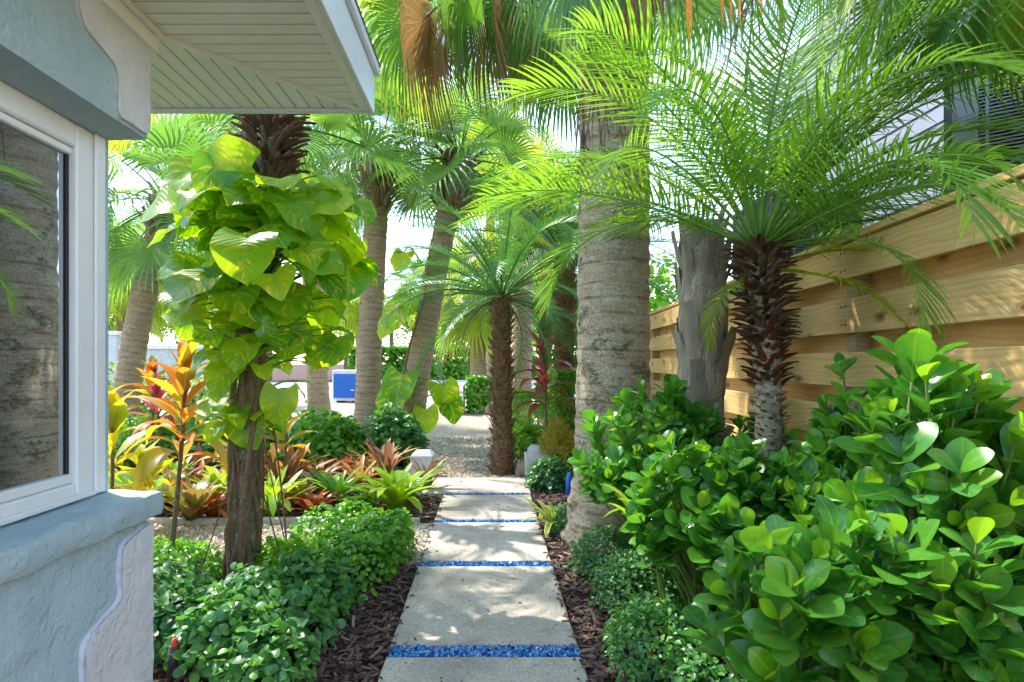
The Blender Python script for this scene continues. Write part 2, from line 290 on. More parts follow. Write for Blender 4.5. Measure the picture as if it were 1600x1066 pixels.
M['vine_trunk'] = trunk_mat('vine_trunk', (.06, .05, .03), (.2, .17, .11), (.36, .33, .25), 16, lichen=(.42, .45, .38))

# ------------------------------------------------------------------ mesh building
class Acc:
    def __init__(s): s.V = []; s.Q = []; s.U = []; s.R = []; s.n = 0
    def raw(s, v, q, uv, rnd=0.0):
        v = np.asarray(v, float).reshape(-1, 3); q = np.asarray(q, int).reshape(-1, 4)
        s.V.append(v); s.Q.append(q + s.n); s.U.append(np.asarray(uv, float).reshape(-1, 2))
        s.R.append(np.full(len(v), rnd) if np.isscalar(rnd) else np.asarray(rnd)); s.n += len(v); return s
    def inst(s, tpl, mats, rnds):               # many copies of one template
        v, q, uv, _ = tpl; mats = np.asarray(mats); n = len(mats); k = len(v)
        if n == 0: return s
        W = np.einsum('nij,kj->nki', mats[:, :3, :3], v) + mats[:, None, :3, 3]
        Q = (q[None] + (np.arange(n) * k)[:, None, None]).reshape(-1, 4)
        s.V.append(W.reshape(-1, 3)); s.Q.append(Q + s.n); s.U.append(np.tile(uv, (n, 1))); s.R.append(np.repeat(rnds, k)); s.n += n * k; return s
    def tpl(s): return np.concatenate(s.V), np.concatenate(s.Q), np.concatenate(s.U), np.concatenate(s.R)
    def mesh(s, name, mat, smooth=True, shift=None):
        V, Q, U, Rn = s.tpl()
        if shift is not None: V = V - np.asarray(shift)
        return mesh_from(name, V, Q, U, Rn, mat, smooth)
def mesh_from(name, V, Q, U, Rn, mat, smooth=True):
    me = bpy.data.meshes.new(name); me.vertices.add(len(V)); me.vertices.foreach_set('co', np.ascontiguousarray(V, dtype=np.float32).ravel())
    me.loops.add(Q.size); me.loops.foreach_set('vertex_index', Q.astype(np.int32).ravel())
    me.polygons.add(len(Q)); me.polygons.foreach_set('loop_start', np.arange(0, Q.size, 4, dtype=np.int32))
    me.polygons.foreach_set('use_smooth', np.full(len(Q), smooth))
    ul = me.uv_layers.new(name='UVMap'); ul.data.foreach_set('uv', U[Q.ravel()].astype(np.float32).ravel())
    at = me.attributes.new('rnd', 'FLOAT', 'POINT'); at.data.foreach_set('value', Rn.astype(np.float32))
    me.materials.append(mat); me.update(calc_edges=True); me.validate(); return me

def nrm(v):
    v = np.asarray(v, float); return v / (math.sqrt(v @ v) + 1e-9)
def cr3(a, b): return np.array([a[1] * b[2] - a[2] * b[1], a[2] * b[0] - a[0] * b[2], a[0] * b[1] - a[1] * b[0]])
def frame(pos, d, up, s=1.0):                   # Y along d, Z close to up
    y = nrm(d); z = np.asarray(up, float) - np.dot(up, y) * y
    if z @ z < 1e-8: z = cr3(y, [1, .3, .2])
    z = nrm(z); x = cr3(y, z); m = np.eye(4); sx = s if hasattr(s, '__len__') else (s, s, s)
    m[:3, 0] = x * sx[0]; m[:3, 1] = y * sx[1]; m[:3, 2] = z * sx[2]; m[:3, 3] = pos; return m
def strap(acc, p0, d, up, L, W, prof, g=(0, 0, -1), k=.5, ns=5, fold=.25, rnd=0.0, v0=0.0, start=0.0):
    # a blade of rows left / middle / right, bending towards g
    p = np.asarray(p0, float); d = nrm(d); g = np.asarray(g, float); up = np.asarray(up, float); V = []; U = []
    for i in range(ns + 1):
        t = i / ns; z = up - np.dot(up, d) * d; z = nrm(z); x = cr3(d, z); hw = W * prof(t)
        V += [p - x * hw + z * hw * fold, p, p + x * hw + z * hw * fold]; tv = v0 + (1 - v0) * t; U += [(0, tv), (.5, tv), (1, tv)]
        if i < ns:
            p = p + d * L / ns
            if t >= start: d = nrm(d + g * k / ns)
    q = []
    for i in range(ns):
        a = i * 3; q += [(a, a + 1, a + 4, a + 3), (a + 1, a + 2, a + 5, a + 4)]
    acc.raw(V, q, U, rnd)
def tube(acc, pts, rad, n=8, rnd=0.0, jit=0.0, seed=0, cap=False):
    pts = [np.asarray(p, float) for p in pts]; m = len(pts); V = []; U = []; ln = 0
    ref = np.array([1.0, .17, .05])
    for i, p in enumerate(pts):
        t = nrm(pts[min(i + 1, m - 1)] - pts[max(i - 1, 0)]); x = nrm(ref - np.dot(ref, t) * t); y = cr3(t, x)
        if i: ln += np.linalg.norm(p - pts[i - 1])
        r = rad[i] if hasattr(rad, '__len__') else rad
        for j in range(n + 1):
            a = 2 * math.pi * (j % n) / n; rr = r
            if jit: rr *= 1 + jit * noise.noise(Vector((math.cos(a) * 2 + seed, math.sin(a) * 2, ln * 9)))
            V.append(p + rr * (math.cos(a) * x + math.sin(a) * y)); U.append((j / n, ln))
    q = [(i * (n + 1) + j, i * (n + 1) + j + 1, (i + 1) * (n + 1) + j + 1, (i + 1) * (n + 1) + j) for i in range(m - 1) for j in range(n)]
    if cap:
        b = len(V); V.append(pts[-1]); U.append((.5, ln)); o = (m - 1) * (n + 1)
        q += [(o + j, o + j + 1, b, b) for j in range(0)]
        V2 = [pts[-1] + (v - pts[-1]) * .02 for v in V[o:o + n + 1]]; b = len(V); V += V2; U += U[o:o + n + 1]
        q += [(o + j, o + j + 1, b + j + 1, b + j) for j in range(n)]
    acc.raw(V, q, U, rnd)
def curve(p0, p1, p2, n=8):                     # quadratic bezier
    p0, p1, p2 = [np.asarray(p, float) for p in (p0, p1, p2)]
    return [(1 - t) ** 2 * p0 + 2 * t * (1 - t) * p1 + t * t * p2 for t in np.linspace(0, 1, n)]
def box(acc, lo, hi, bev=0.0, rnd=0.0):
    (x0, y0, z0), (x1, y1, z1) = lo, hi
    if bev <= 0:
        V = [(x0, y0, z0), (x1, y0, z0), (x1, y1, z0), (x0, y1, z0), (x0, y0, z1), (x1, y0, z1), (x1, y1, z1), (x0, y1, z1)]
        q = [(3, 2, 1, 0), (4, 5, 6, 7), (0, 1, 5, 4), (1, 2, 6, 5), (2, 3, 7, 6), (3, 0, 4, 7)]
        acc.raw(V, q, [(v[1], v[2]) for v in V], rnd); return
    b = bev; V = []; q = []
    def ring(z, i):
        return [(x0 + i, y0 + b, z), (x0 + b, y0 + i, z), (x1 - b, y0 + i, z), (x1 - i, y0 + b, z), (x1 - i, y1 - b, z), (x1 - b, y1 - i, z), (x0 + b, y1 - i, z), (x0 + i, y1 - b, z)]
    rings = [ring(z0, b), ring(z0 + b, 0), ring(z1 - b, 0), ring(z1, b)]
    for r in rings: V += r
    for k in range(3):
        for j in range(8): q.append((k * 8 + j, k * 8 + (j + 1) % 8, k * 8 + 8 + (j + 1) % 8, k * 8 + 8 + j))
    for o, f in ((0, -1), (24, 1)):
        for a in ((0, 1, 2, 3), (0, 3, 4, 7), (4, 5, 6, 7)): q.append(tuple(o + i for i in (a if f > 0 else a[::-1])))
    acc.raw(V, q, [(v[1], v[2]) for v in V], rnd)
def rough_box(acc, lo, hi, step=.03, r=.02, amp=.006, seed=0):   # plaster block: gridded, rounded, uneven
    lo = np.array(lo, float); hi = np.array(hi, float)
    for ax in range(3):
        a, b = [i for i in range(3) if i != ax]
        na = max(2, int((hi[a] - lo[a]) / step)); nb = max(2, int((hi[b] - lo[b]) / step)); na = min(na, 130); nb = min(nb, 130)
        for side in (0, 1):
            ga = np.linspace(lo[a], hi[a], na + 1); gb = np.linspace(lo[b], hi[b], nb + 1)
            P = np.zeros((na + 1, nb + 1, 3)); P[..., a] = ga[:, None]; P[..., b] = gb[None]; P[..., ax] = hi[ax] if side else lo[ax]
            P = P.reshape(-1, 3); c = np.clip(P, lo + r, hi - r); d = P - c; L = np.linalg.norm(d, axis=1, keepdims=True); P = c + d / (L + 1e-9) * np.minimum(L, r) 
            dd = d / (L + 1e-9)
            nz = np.array([noise.fractal(Vector((p[0] * 9 + seed, p[1] * 9, p[2] * 9)), 1.0, 2.2, 4) for p in P]); P = P + dd * (nz[:, None] * amp)
            q = []
            for i in range(na):
                for j in range(nb):
                    k = i * (nb + 1) + j; f = (k, k + nb + 1, k + nb + 2, k + 1)
                    flip = (side == 1) ^ (ax == 1)
                    q.append(f if flip else f[::-1])
            acc.raw(P, q, P[:, [a, b]], 0)

WM = {}
def thing(name, label, cat, loc=(0, 0, 0), group=None):
    o = bpy.data.objects.new(name, None); o.empty_display_size = .1; C.objects.link(o); o.location = loc; o['label'] = label; o['category'] = cat
    if group: o['group'] = group
    WM[o.name] = np.array(Matrix.Translation(loc)); return o
def part(name, me, parent, mat=None, stuff=False, label=None):
    o = bpy.data.objects.new(name, me); C.objects.link(o); m = np.eye(4) if mat is None else np.asarray(mat)
    if parent is not None:
        o.parent = parent; o.matrix_basis = Matrix((np.linalg.inv(WM[parent.name]) @ m).tolist())
    else: o.matrix_basis = Matrix(m.tolist())
    WM[o.name] = m
    if stuff: o['kind'] = 'stuff'
    if label: o['label'] = label
    return o
def apart(name, acc, mat, parent, smooth=True, stuff=False, label=None):     # geometry given in world space, origin at the parent's base
    loc = WM[parent.name][:3, 3] if parent is not None else np.zeros(3)
    return part(name, acc.mesh(name, mat, smooth, loc), parent, np.array(Matrix.Translation(loc)), stuff, label)
def struct(name, acc, mat, kind='structure', smooth=False, label=None):
    o = part(name, acc.mesh(name, mat, smooth), None); o['kind'] = kind
    if label: o['label'] = label
    return o
def bp(name, lo, hi, mat, parent, bev=.004, label=None):
    a = Acc(); box(a, lo, hi, bev); return apart(name, a, mat, parent, False, label=label)
def sheet(acc, poly, z):                        # rectangle x0, y0, x1, y1
    x0, y0, x1, y1 = poly; acc.raw([(x0, y0, z), (x1, y0, z), (x1, y1, z), (x0, y1, z)], [(0, 1, 2, 3)], [(0, 0), (1, 0), (1, 1), (0, 1)])
    return acc
# ------------------------------------------------------------------ the ground
a = Acc(); sheet(a, (-400, -100, 400, 900), -.02); struct('ground', a, M['soil'])
a = Acc(); sheet(a, (-300, 20, 300, 43), -.008); struct('road', a, M['asphalt'])
a = Acc(); sheet(a, (-14, 6.5, 1.2, 20.3), -.004); struct('driveway', a, M['gravel'])
a = Acc(); sheet(a, (-6.5, 3.9, -.2, 5.05), .001); struct('side_path', a, M['gravel'])
def bed(name, rects, seed):                     # low uneven mounds of soil
    a = Acc()
    for (x0, y0, x1, y1) in rects:
        nx = max(2, int((x1 - x0) / .12)); ny = max(2, int((y1 - y0) / .12)); V = []; U = []
        for i in range(nx + 1):
            for j in range(ny + 1):
                x = x0 + (x1 - x0) * i / nx; y = y0 + (y1 - y0) * j / ny; e = min(i, j, nx - i, ny - j)
                V.append((x, y, .004 + min(e, 2) * .008 + (e > 0) * .012 * noise.noise(Vector((x * 3, y * 3, seed))))); U.append((x, y))
        q = [(i * (ny + 1) + j, (i + 1) * (ny + 1) + j, (i + 1) * (ny + 1) + j + 1, i * (ny + 1) + j + 1) for i in range(nx) for j in range(ny)]
        a.raw(V, q, U)
    return struct(name, a, M['soil'], smooth=True)
bed('garden_bed', [(-6, .8, -.485, 3.93)], 1); bed('garden_bed', [(-7, 5.05, -1.02, 9.4), (-1.02, 5.05, -.5, 6.04)], 2)
bed('garden_bed', [(.44, .6, 4.2, 6.7)], 3); bed('garden_bed', [(.36, 6.75, 5, 13)], 4)
# concrete slabs with bands of blue glass between
path = Acc(); sheet(path, (-.47, 1.0, .42, 6.88), .006); path = struct('path', path, M['pale_concrete'])
ys = [(1.4, 2.69), (2.80, 3.89), (3.99, 4.96), (5.05, 6.0), (6.09, 6.9)]
def slab(lo, hi, seed):
    a = Acc(); x0, y0, z0 = lo; x1, y1, z1 = hi; b = .012; nx = 14; ny = 16
    rings = []
    for k, (ins, z) in enumerate(((0, z0), (0, z1 - b), (b * .4, z1 - b * .3), (b, z1))):
        pts = []
        for s in range(4):
            cs = [(x0 + ins, y0 + ins), (x1 - ins, y0 + ins), (x1 - ins, y1 - ins), (x0 + ins, y1 - ins)]; p, r_ = cs[s], cs[(s + 1) % 4]
            for i in range(12):
                t = i / 12; x = p[0] + (r_[0] - p[0]) * t; y = p[1] + (r_[1] - p[1]) * t
                nzv = .004 * noise.noise(Vector((x * 14, y * 14, seed + k * .3))) * (k > 0); pts.append((x + nzv, y + nzv, z + (nzv * .3 if k < 3 else 0)))
        rings.append(pts)
    V = [p for r_ in rings for p in r_]; q = [(k * 48 + j, k * 48 + (j + 1) % 48, (k + 1) * 48 + (j + 1) % 48, (k + 1) * 48 + j) for k in range(3) for j in range(48)]
    o = 144; c = len(V)
    V.append(((x0 + x1) / 2, (y0 + y1) / 2, z1))
    for j in range(0, 48, 2): q.append((o + j, o + j + 1, o + (j + 2) % 48, c))
    a.raw(V, q, [(v[0], v[1]) for v in V]); return a
for i, (y0, y1) in enumerate(ys):
    apart('slab', slab((-.92 if i == 4 else -.485, y0, -.01), (.44 if i == 4 else .43, y1, .034), i), M['slab'], path, False)
CUBE = Acc(); box(CUBE, (-.5, -.5, -.5), (.5, .5, .5)); CUBE = CUBE.tpl()
def rmat(p, size, r=rs):
    q = r.normal(size=(3, 3)); q, _ = np.linalg.qr(q); m = np.eye(4); m[:3, :3] = q @ np.diag(size); m[:3, 3] = p; return m
ck = rs.uniform(-.18, .18, (8, 3)); CHIP = (CUBE[0] + ck, CUBE[1], CUBE[2], CUBE[3])
for i in range(4):
    y0, y1 = ys[i][1], ys[i + 1][0]; a = Acc(); n_ = [1500, 1000, 700, 600][i]
    mats = [rmat((rs.uniform(-.475, .425), rs.uniform(y0 + .006, y1 - .006), rs.uniform(.012, .029)), rs.uniform(.006, .017, 3)) for _ in range(n_)]
    a.inst(CHIP, mats, rs.rand(n_)); apart('glass_band', a, M['glass_chip'], path, False, True)
# pebbles on the side path, at its edge and along the driveway's near edge
a = Acc(); mats = []
for _ in range(9000):
    x = rs.uniform(-4.2, -.49); mats.append(rmat((x, rs.uniform(3.95, 5.0), .004), rs.uniform(.006, .02, 3)))
for _ in range(5000):
    y = 6.92 + rs.rand() ** 2 * 4; mats.append(rmat((rs.uniform(-1.1, .8), y, .002), rs.uniform(.008, .026, 3)))
a.inst(CHIP, mats, rs.rand(len(mats))); o = part('gravel', a.mesh('gravel', M['pebble'], False), None); o['kind'] = 'stuff'; o['label'] = 'tan crushed shell gravel on the side path and drive'
# bark mulch
a = Acc(); mats = []
for (x0, y0, x1, y1, n_) in [(-2.6, 2.0, -.5, 3.92, 5200), (-3.6, 5.08, -.52, 6.0, 2600), (-3.2, 6.0, -1.05, 7.6, 1500), (.45, 1.9, 1.4, 4.2, 4200), (.45, 4.2, 1.2, 6.6, 1600), (1.2, 1.2, 1.9, 3, 800), (.38, 6.8, 1.5, 9, 700)]:
    for _ in range(n_):
        p = (rs.uniform(x0, x1), rs.uniform(y0, y1), rs.uniform(.012, .036)); an = rs.uniform(0, 6.3); el = rs.normal(0, .22)
        d = (math.cos(an) * math.cos(el), math.sin(an) * math.cos(el), math.sin(el)); s_ = rs.uniform(.6, 1.5)
        mats.append(frame(p, d, (rs.normal(0, .35), rs.normal(0, .35), 1), (.011 * s_, .045 * s_ * rs.uniform(.6, 1.5), .005)))
a.inst(CHIP, mats, rs.rand(len(mats))); o = part('bark_mulch', a.mesh('bark_mulch', M['mulch'], False), None); o['kind'] = 'stuff'; o['label'] = 'shredded brown bark mulch covering the garden beds'
a = Acc(); mats = []
for _ in range(170):
    sd = rs.choice([-1, 1]); x = (-.485 if sd < 0 else .43) - sd * abs(rs.normal(0, .018)); mats.append(frame((x, rs.uniform(1.9, 6.0), .038), (rs.normal(), rs.normal(), .05), (rs.normal(0, .2), rs.normal(0, .2), 1), (.008, rs.uniform(.012, .035), .004)))
for _ in range(26): mats.append(frame((rs.uniform(-.45, .4), rs.uniform(1.9, 6.8), .038), (rs.normal(), rs.normal(), .05), (rs.normal(0, .2), rs.normal(0, .2), 1), (.008, rs.uniform(.012, .04), .003)))
a.inst(CHIP, mats, rs.rand(len(mats))); o = part('leaf_litter', a.mesh('leaf_litter', M['mulch'], False), None); o['kind'] = 'stuff'; o['label'] = 'bits of bark and dry leaf strewn on the path slabs'
# low concrete edging
t_ = thing('garden_edging', 'low pale concrete edging strip between gravel side path and bromeliad bed', 'edging', (-2.5, 5.03, 0))
for k in range(5):
    a = Acc(); x = -4.6 + k * .8; box(a, (x, 5.0, -.02), (x + .79, 5.06, .05 + .004 * (k % 2)), .008); apart('edging_block', a, M['edging'], t_, False)

# ------------------------------------------------------------------ the house on the left
XW, YW = -1.228, 2.08
h = thing('house', 'pale blue stucco house with white quoins, large window and deep white eave', 'house', (-2.5, 0, 0))
a = Acc(); rough_box(a, (-1.75, -.6, -.05), (XW, YW, .87), .035, .02, .006, 3); wl = apart('wall', a, M['stucco_blue'], h)
bp('wall', (-6, -3, -.05), (-1.751, 1.99, 2.62), M['stucco_blue'], h, .01)
a = Acc(); rough_box(a, (-1.75, -.6, .852), (-1.19, 2.118, .94), .022, .022, .007, 9); apart('window_sill', a, M['stucco_blue'], h)
a = Acc(); rough_box(a, (-1.75, -.6, 2.2), (XW, YW, 2.66), .04, .014, .004, 5); hd = apart('window_header', a, M['stucco_blue'], h)
def quoin(poly, thick, seed):                   # raised plaster panel, outline in (y, z), hand-shaped edges
    pts = []
    for i in range(len(poly)):
        p = np.array(poly[i]); r_ = np.array(poly[(i + 1) % len(poly)]); k = max(2, int(np.linalg.norm(r_ - p) / .018))
        for j in range(k): pts.append(p + (r_ - p) * j / k)
    pts = np.array(pts)
    for _ in range(3): pts = .5 * pts + .25 * np.roll(pts, 1, 0) + .25 * np.roll(pts, -1, 0)
    pts = np.array([p + .006 * np.array([noise.noise(Vector((p[0] * 16, p[1] * 16, seed))), noise.noise(Vector((p[0] * 16, p[1] * 16, seed + 9)))]) for p in pts])
    a = Acc(); n_ = len(pts); x = XW - .012; c = pts.mean(0); V = []
    for xx, s_ in ((x, 1.0), (x + thick * .75, 1.0), (x + thick, .985)):
        for p in pts: q_ = c + (p - c) * s_; V.append((xx, q_[0], q_[1]))
    q = [(k * n_ + (j + 1) % n_, k * n_ + j, (k + 1) * n_ + j, (k + 1) * n_ + (j + 1) % n_) for k in range(2) for j in range(n_)]
    a.raw(V, q, [(v[1], v[2]) for v in V]); me = a.mesh('quoin', M['stucco_white'], True)
    import bmesh
    bm = bmesh.new(); bm.from_mesh(me); bm.verts.ensure_lookup_table()
    f = bm.faces.new([bm.verts[2 * n_ + j] for j in range(n_)]); f.normal_update()
    if f.normal.x < 0: f.normal_flip()
    bmesh.ops.triangulate(bm, faces=[f]); bm.to_mesh(me); bm.free(); return me
part('quoin', quoin([(2.075, -.05), (2.075, .838), (2.0, .826), (1.90, .80), (1.895, .70), (1.905, .64), (1.89, .615), (1.735, .575), (1.72, .53), (1.725, .30), (1.83, .28), (1.86, .25), (1.86, -.05)], .03, 1), h, label='white raised quoin at the lower corner')
part('quoin', quoin([(2.075, 2.215), (2.075, 2.575), (1.70, 2.575), (1.715, 2.44), (1.735, 2.41), (1.87, 2.385), (1.893, 2.36), (1.885, 2.215)], .02, 4), h, label='white raised quoin at the upper corner')
bp('frieze_board', (XW + .001, -.6, 2.53), (XW + .026, 2.10, 2.598), M['soffit'], h, .003); bp('frieze_board', (-3, YW + .001, 2.53), (XW, YW + .024, 2.598), M['soffit'], h, .003)
# window: frame pieces, bead, glass
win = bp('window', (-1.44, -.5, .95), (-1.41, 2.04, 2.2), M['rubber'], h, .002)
YE = 2.045
bp('window_frame', (-1.43, YE - .125, .945), (-1.375, YE, 2.2), M['vinyl'], win, .006); bp('window_frame', (-1.43, -.5, 2.12), (-1.375, YE - .126, 2.2), M['vinyl'], win, .006)
bp('window_frame', (-1.43, -.5, .945), (-1.375, YE - .126, 1.0), M['vinyl'], win, .006)
bp('gasket', (-1.4075, YE - .136, 1.033), (-1.401, YE - .1262, 2.094), M['rubber'], win, .001)
bp('window_bead', (-1.428, -.5, 1.001), (-1.39, YE - .1262, 1.032), M['vinyl'], win, .004); bp('window_bead', (-1.428, -.5, 2.095), (-1.39, YE - .1262, 2.119), M['vinyl'], win, .004)
bp('window_frame', (-1.374, YE - .05, .947), (-1.362, YE + .0, 2.198), M['vinyl'], win, .004); bp('window_frame', (-1.374, -.5, .946), (-1.358, YE - .051, .965), M['vinyl'], win, .004)
bp('jamb', (-1.75, YE + .001, .94), (-1.365, YE + .022, 2.2), M['stucco_blue'], h, .004)
a = Acc(); a.raw([(-1.408, -.5, .99), (-1.408, YE - .1, .99), (-1.408, YE - .1, 2.13), (-1.408, -.5, 2.13)], [(0, 1, 2, 3)], [(0, 0), (1, 0), (1, 1), (0, 1)]); apart('pane', a, M['glass'], win)
# eave: soffit boards of both sides meet at a mitre, with trim, fascia and gutter edge
XE, YF, ZS = -.56, 2.73, 2.60
def prism(acc, poly, z0, z1):
    V = [(x, y, z0) for x, y in poly] + [(x, y, z1) for x, y in poly]
    acc.raw(V, [(3, 2, 1, 0), (4, 5, 6, 7)] + [(i, (i + 1) % 4, 4 + (i + 1) % 4, 4 + i) for i in range(4)], [(v[0], v[1]) for v in V])
pitch = .0635
def mitre_y(x): return YW + (x - XW)             # the mitre runs at 45 degrees from the wall corner
y = .2
while y < YF - .02:
    y1 = min(y + pitch - .007, YF - .012); xl = lambda yy: max(XW + .027, XW + (yy - YW) + .012) if yy > YW - .02 else XW + .027
    if xl(y1) < XE - .01:
        a = Acc(); prism(a, [(xl(y), y), (XE - .012, y), (XE - .012, y1), (xl(y1), y1)], ZS, ZS + .012); apart('soffit_board', a, M['soffit'], h, False)
    y += pitch
x = -3.0
while x < XE - .03:
    x1 = x + pitch - .007; yl = lambda xx: max(YW + .026, mitre_y(xx) + .012)
    if yl(x1) < YF - .015:
        a = Acc(); prism(a, [(x, yl(x)), (x1, yl(x1)), (x1, YF - .012), (x, YF - .012)], ZS, ZS + .012); apart('soffit_board', a, M['soffit'], h, False)
    x += pitch
a = Acc(); prism(a, [(-3, .0), (XE - .005, .0), (XE - .005, YF - .005), (-3, YF - .005)], ZS + .014, ZS + .03); apart('soffit_backing', a, M['soffit'], h, False)
a = Acc(); dl = .011; prism(a, [(XW + dl + .02, YW - dl + .02), (XE - .012 + .004, YW + (XE - XW) - dl - .012 + .004), (XE - .012 - .02, YW + (XE - XW) + dl - .012), (XW - dl + .02, YW + dl + .02)], ZS - .010, ZS - .0006); apart('mitre_trim', a, M['soffit'], h, False)
bp('soffit_trim', (XW + .027, .2, ZS - .02), (XW + .045, 2.09, ZS - .001), M['soffit'], h, .003); bp('soffit_trim', (-3, YF - .03, ZS - .012), (XE - .03, YF - .012, ZS - .001), M['soffit'], h, .003); bp('soffit_trim', (XE - .05, .2, ZS - .012), (XE - .012, YF - .012, ZS - .0012), M['soffit'], h, .003)
bp('fascia', (XE - .011, -.3, ZS - .014), (XE + .012, YF + .012, 2.80), M['fascia'], h, .003); bp('fascia', (-3, YF - .011, ZS - .014), (XE - .012, YF + .011, 2.80), M['fascia'], h, .003)
bp('drip_edge', (XE + .0125, -.3, 2.775), (XE + .035, YF + .035, 2.815), M['fascia'], h, .003); bp('drip_edge', (-3, YF + .0115, 2.775), (XE + .0125, YF + .034, 2.815), M['fascia'], h, .003)
a = Acc(); a.raw([(XE + .04, YF + .04, 2.82), (-6, YF + .04, 2.82), (XE + .04, -3, 2.82), (-6, -3, 2.82), (-3.4, .2, 3.9), (-3.4, -3, 3.9), (-6, .2, 3.9), (-6, -3, 3.9)], [(2, 0, 4, 5), (0, 1, 6, 4), (4, 6, 7, 5)], [(0, 0)] * 8); apart('roof', a, M['roofing'], h, False)

# ------------------------------------------------------------------ fence, neighbour's house, condensers
fa = math.atan2(.055, 1); fdir = np.array([math.sin(fa), math.cos(fa), 0]); fn = np.array([math.cos(fa), -math.sin(fa), 0]); F0 = np.array([1.795, 0, 0])
fe = thing('wooden_fence', 'tall horizontal board pine fence with overlapping boards and top cap', 'fence', tuple(F0 + fdir * 4))
def fm(s, off, z): m = np.eye(4); m[:3, 0] = fn; m[:3, 1] = fdir; m[:3, 3] = F0 + fdir * s + fn * off + np.array([0, 0, z]); return m
SEC = 2.42; starts = [.35 + SEC * i - .8 for i in range(4)]
def wood_mesh(lo, hi, bev, mat): a = Acc(); box(a, lo, hi, bev); return a.mesh('board', mat, False)
bme = wood_mesh((-.019, .003, 0), (.019, SEC - .003, .19), .004, M['wood']); cme = wood_mesh((-.03, .002, 0), (.175, SEC - .002, .038), .004, M['wood']); pme = wood_mesh((-.0, -.045, 0), (.09, .045, 2.05), .004, M['post_wood'])
for s in starts:
    for k in range(7):
        zt = 2.052 - .295 * k
        part('board', bme, fe, fm(s, random.uniform(-.002, .002), zt - .19 + random.uniform(-.004, .004)))
        part('board', bme, fe, fm(s, .132 + random.uniform(-.002, .002), zt - .19 - .0525 - .095 + random.uniform(-.004, .004)))
    part('cap_board', cme, fe, fm(s, 0, 2.065))
    for q_ in (0, SEC / 2): part('post', pme, fe, fm(s + q_, .021, 0))
part('post', pme, fe, fm(starts[-1] + SEC, .021, 0)); a = Acc()
for s in starts:
    for k in range(7):
        for q_ in (.03, SEC / 2 - .02, SEC / 2 + .02, SEC - .03):
            for dz in (.045, .145):
                c_ = F0 + fdir * (s + q_ + random.uniform(-.006, .006)) + np.array([0, 0, 2.052 - .295 * k - .19 + dz]) - fn * .0235; tube(a, [c_ + fn * .004, c_, c_ - fn * .0008], [.0055, .0055, .003], 7)
apart('screws', a, M['dark_metal'], fe, True, True)
nh = thing('neighbour_house', 'pale lavender lap sided house wall rising behind the wooden fence', 'house', (5, 6, 0))
sm = Acc(); LH = 7.2
sm.raw([(0, 0, 0), (0, LH, 0), (-.022, 0, 0), (-.022, LH, 0), (-.004, 0, .19), (-.004, LH, .19), (0, 0, .19), (0, LH, .19)], [(0, 1, 3, 2), (2, 3, 5, 4), (4, 5, 7, 6), (0, 2, 4, 6), (1, 7, 5, 3)], [(0, 0)] * 8)
sme = sm.mesh('siding_board', M['siding'], False)
for k in range(30): part('siding_board', sme, nh, np.array(Matrix.Translation((4.3, 1.6, .6 + k * .172))))
bp('corner_trim', (4.255, 8.8, 0), (4.36, 8.92, 5.8), M['white_paint'], nh, .004); bp('wall', (4.302, 1.6, -.02), (9, 8.8, 5.8), M['siding'], nh, .01)
def condenser(loc, label, group, logo=True):
    c = thing('air_conditioner', label, 'air conditioner', loc, group); L = np.array(loc); W = .38; HH = .86
    B = lambda nm, lo, hi, mt, b=.004, par=None: bp(nm, tuple(L + lo), tuple(L + hi), mt, par or c, b)
    for sx in (-1, 1):
        for sy in (-1, 1): B('corner_post', (sx * W - .025, sy * W - .025, .06), (sx * W + .025, sy * W + .025, HH), M['dark_metal'], .012)
    B('base_pan', (-W - .03, -W - .03, 0), (W + .03, W + .03, .06), M['dark_metal'], .01); B('top_cover', (-W - .03, -W - .03, HH), (W + .03, W + .03, HH + .06), M['dark_metal'], .02)
    B('coil', (-W + .02, -W + .02, .06), (W - .02, W - .02, HH), M['rubber'])
    a = Acc()
    for k in range(36):
        z = L[2] + .08 + k * .0215
        for (lo, hi) in (((-W + .026, -W - .008), (W - .026, -W + .006)), ((-W - .008, -W + .026), (-W + .006, W - .026))):
            box(a, (L[0] + lo[0], L[1] + lo[1], z), (L[0] + hi[0], L[1] + hi[1], z + .008))
    for sx in (-.2, 0, .2):
        box(a, (L[0] + sx - .008, L[1] - W - .014, L[2] + .06), (L[0] + sx + .008, L[1] - W - .009, L[2] + HH)); box(a, (L[0] - W - .014, L[1] + sx - .008, L[2] + .06), (L[0] - W - .009, L[1] + sx + .008, L[2] + HH))
    apart('grille', a, M['grey_metal'], c, False)
    for sx in (-.3, .3):
        for sy in (-.3, .3): bp('stand_leg', (L[0] + sx - .04, L[1] + sy - .04, 0), (L[0] + sx + .04, L[1] + sy + .04, L[2]), M['post_wood'], c, .004)
    if logo:
        B('side_panel', (-W + .0, -W - .022, .06), (-W + .14, -W - .0145, HH), M['grey_metal'], .003)
        B('logo_label', (-W + .07, -W - .027, .66), (-W + .139, -W - .0225, .74), M['red'], .001); B('logo_label', (-W - .01, -W - .027, .66), (-W + .0695, -W - .0225, .73), M['logo_blue'], .001)
        a = Acc(); o3 = L + np.array([-W + .07, -W - .028, .66])
        for (x0, z0, x1, z1) in ((.012, .012, .036, .066), (.036, .066, .058, .012), (.022, .03, .05, .03), (-.065, .03, -.04, .05), (-.04, .05, -.02, .02)):
            tube(a, [o3 + np.array([x0, 0, z0]), o3 + np.array([x1, 0, z1])], .0045, 4)
        apart('logo_mark', a, M['white_paint'], c)
    return c
ac_ = condenser((3.38, 3.62, 2.5), 'dark grey air conditioner unit with red and blue badge above fence', 'air conditioner units on stands behind the fence'); ac_.rotation_euler.z = R(-39.5)
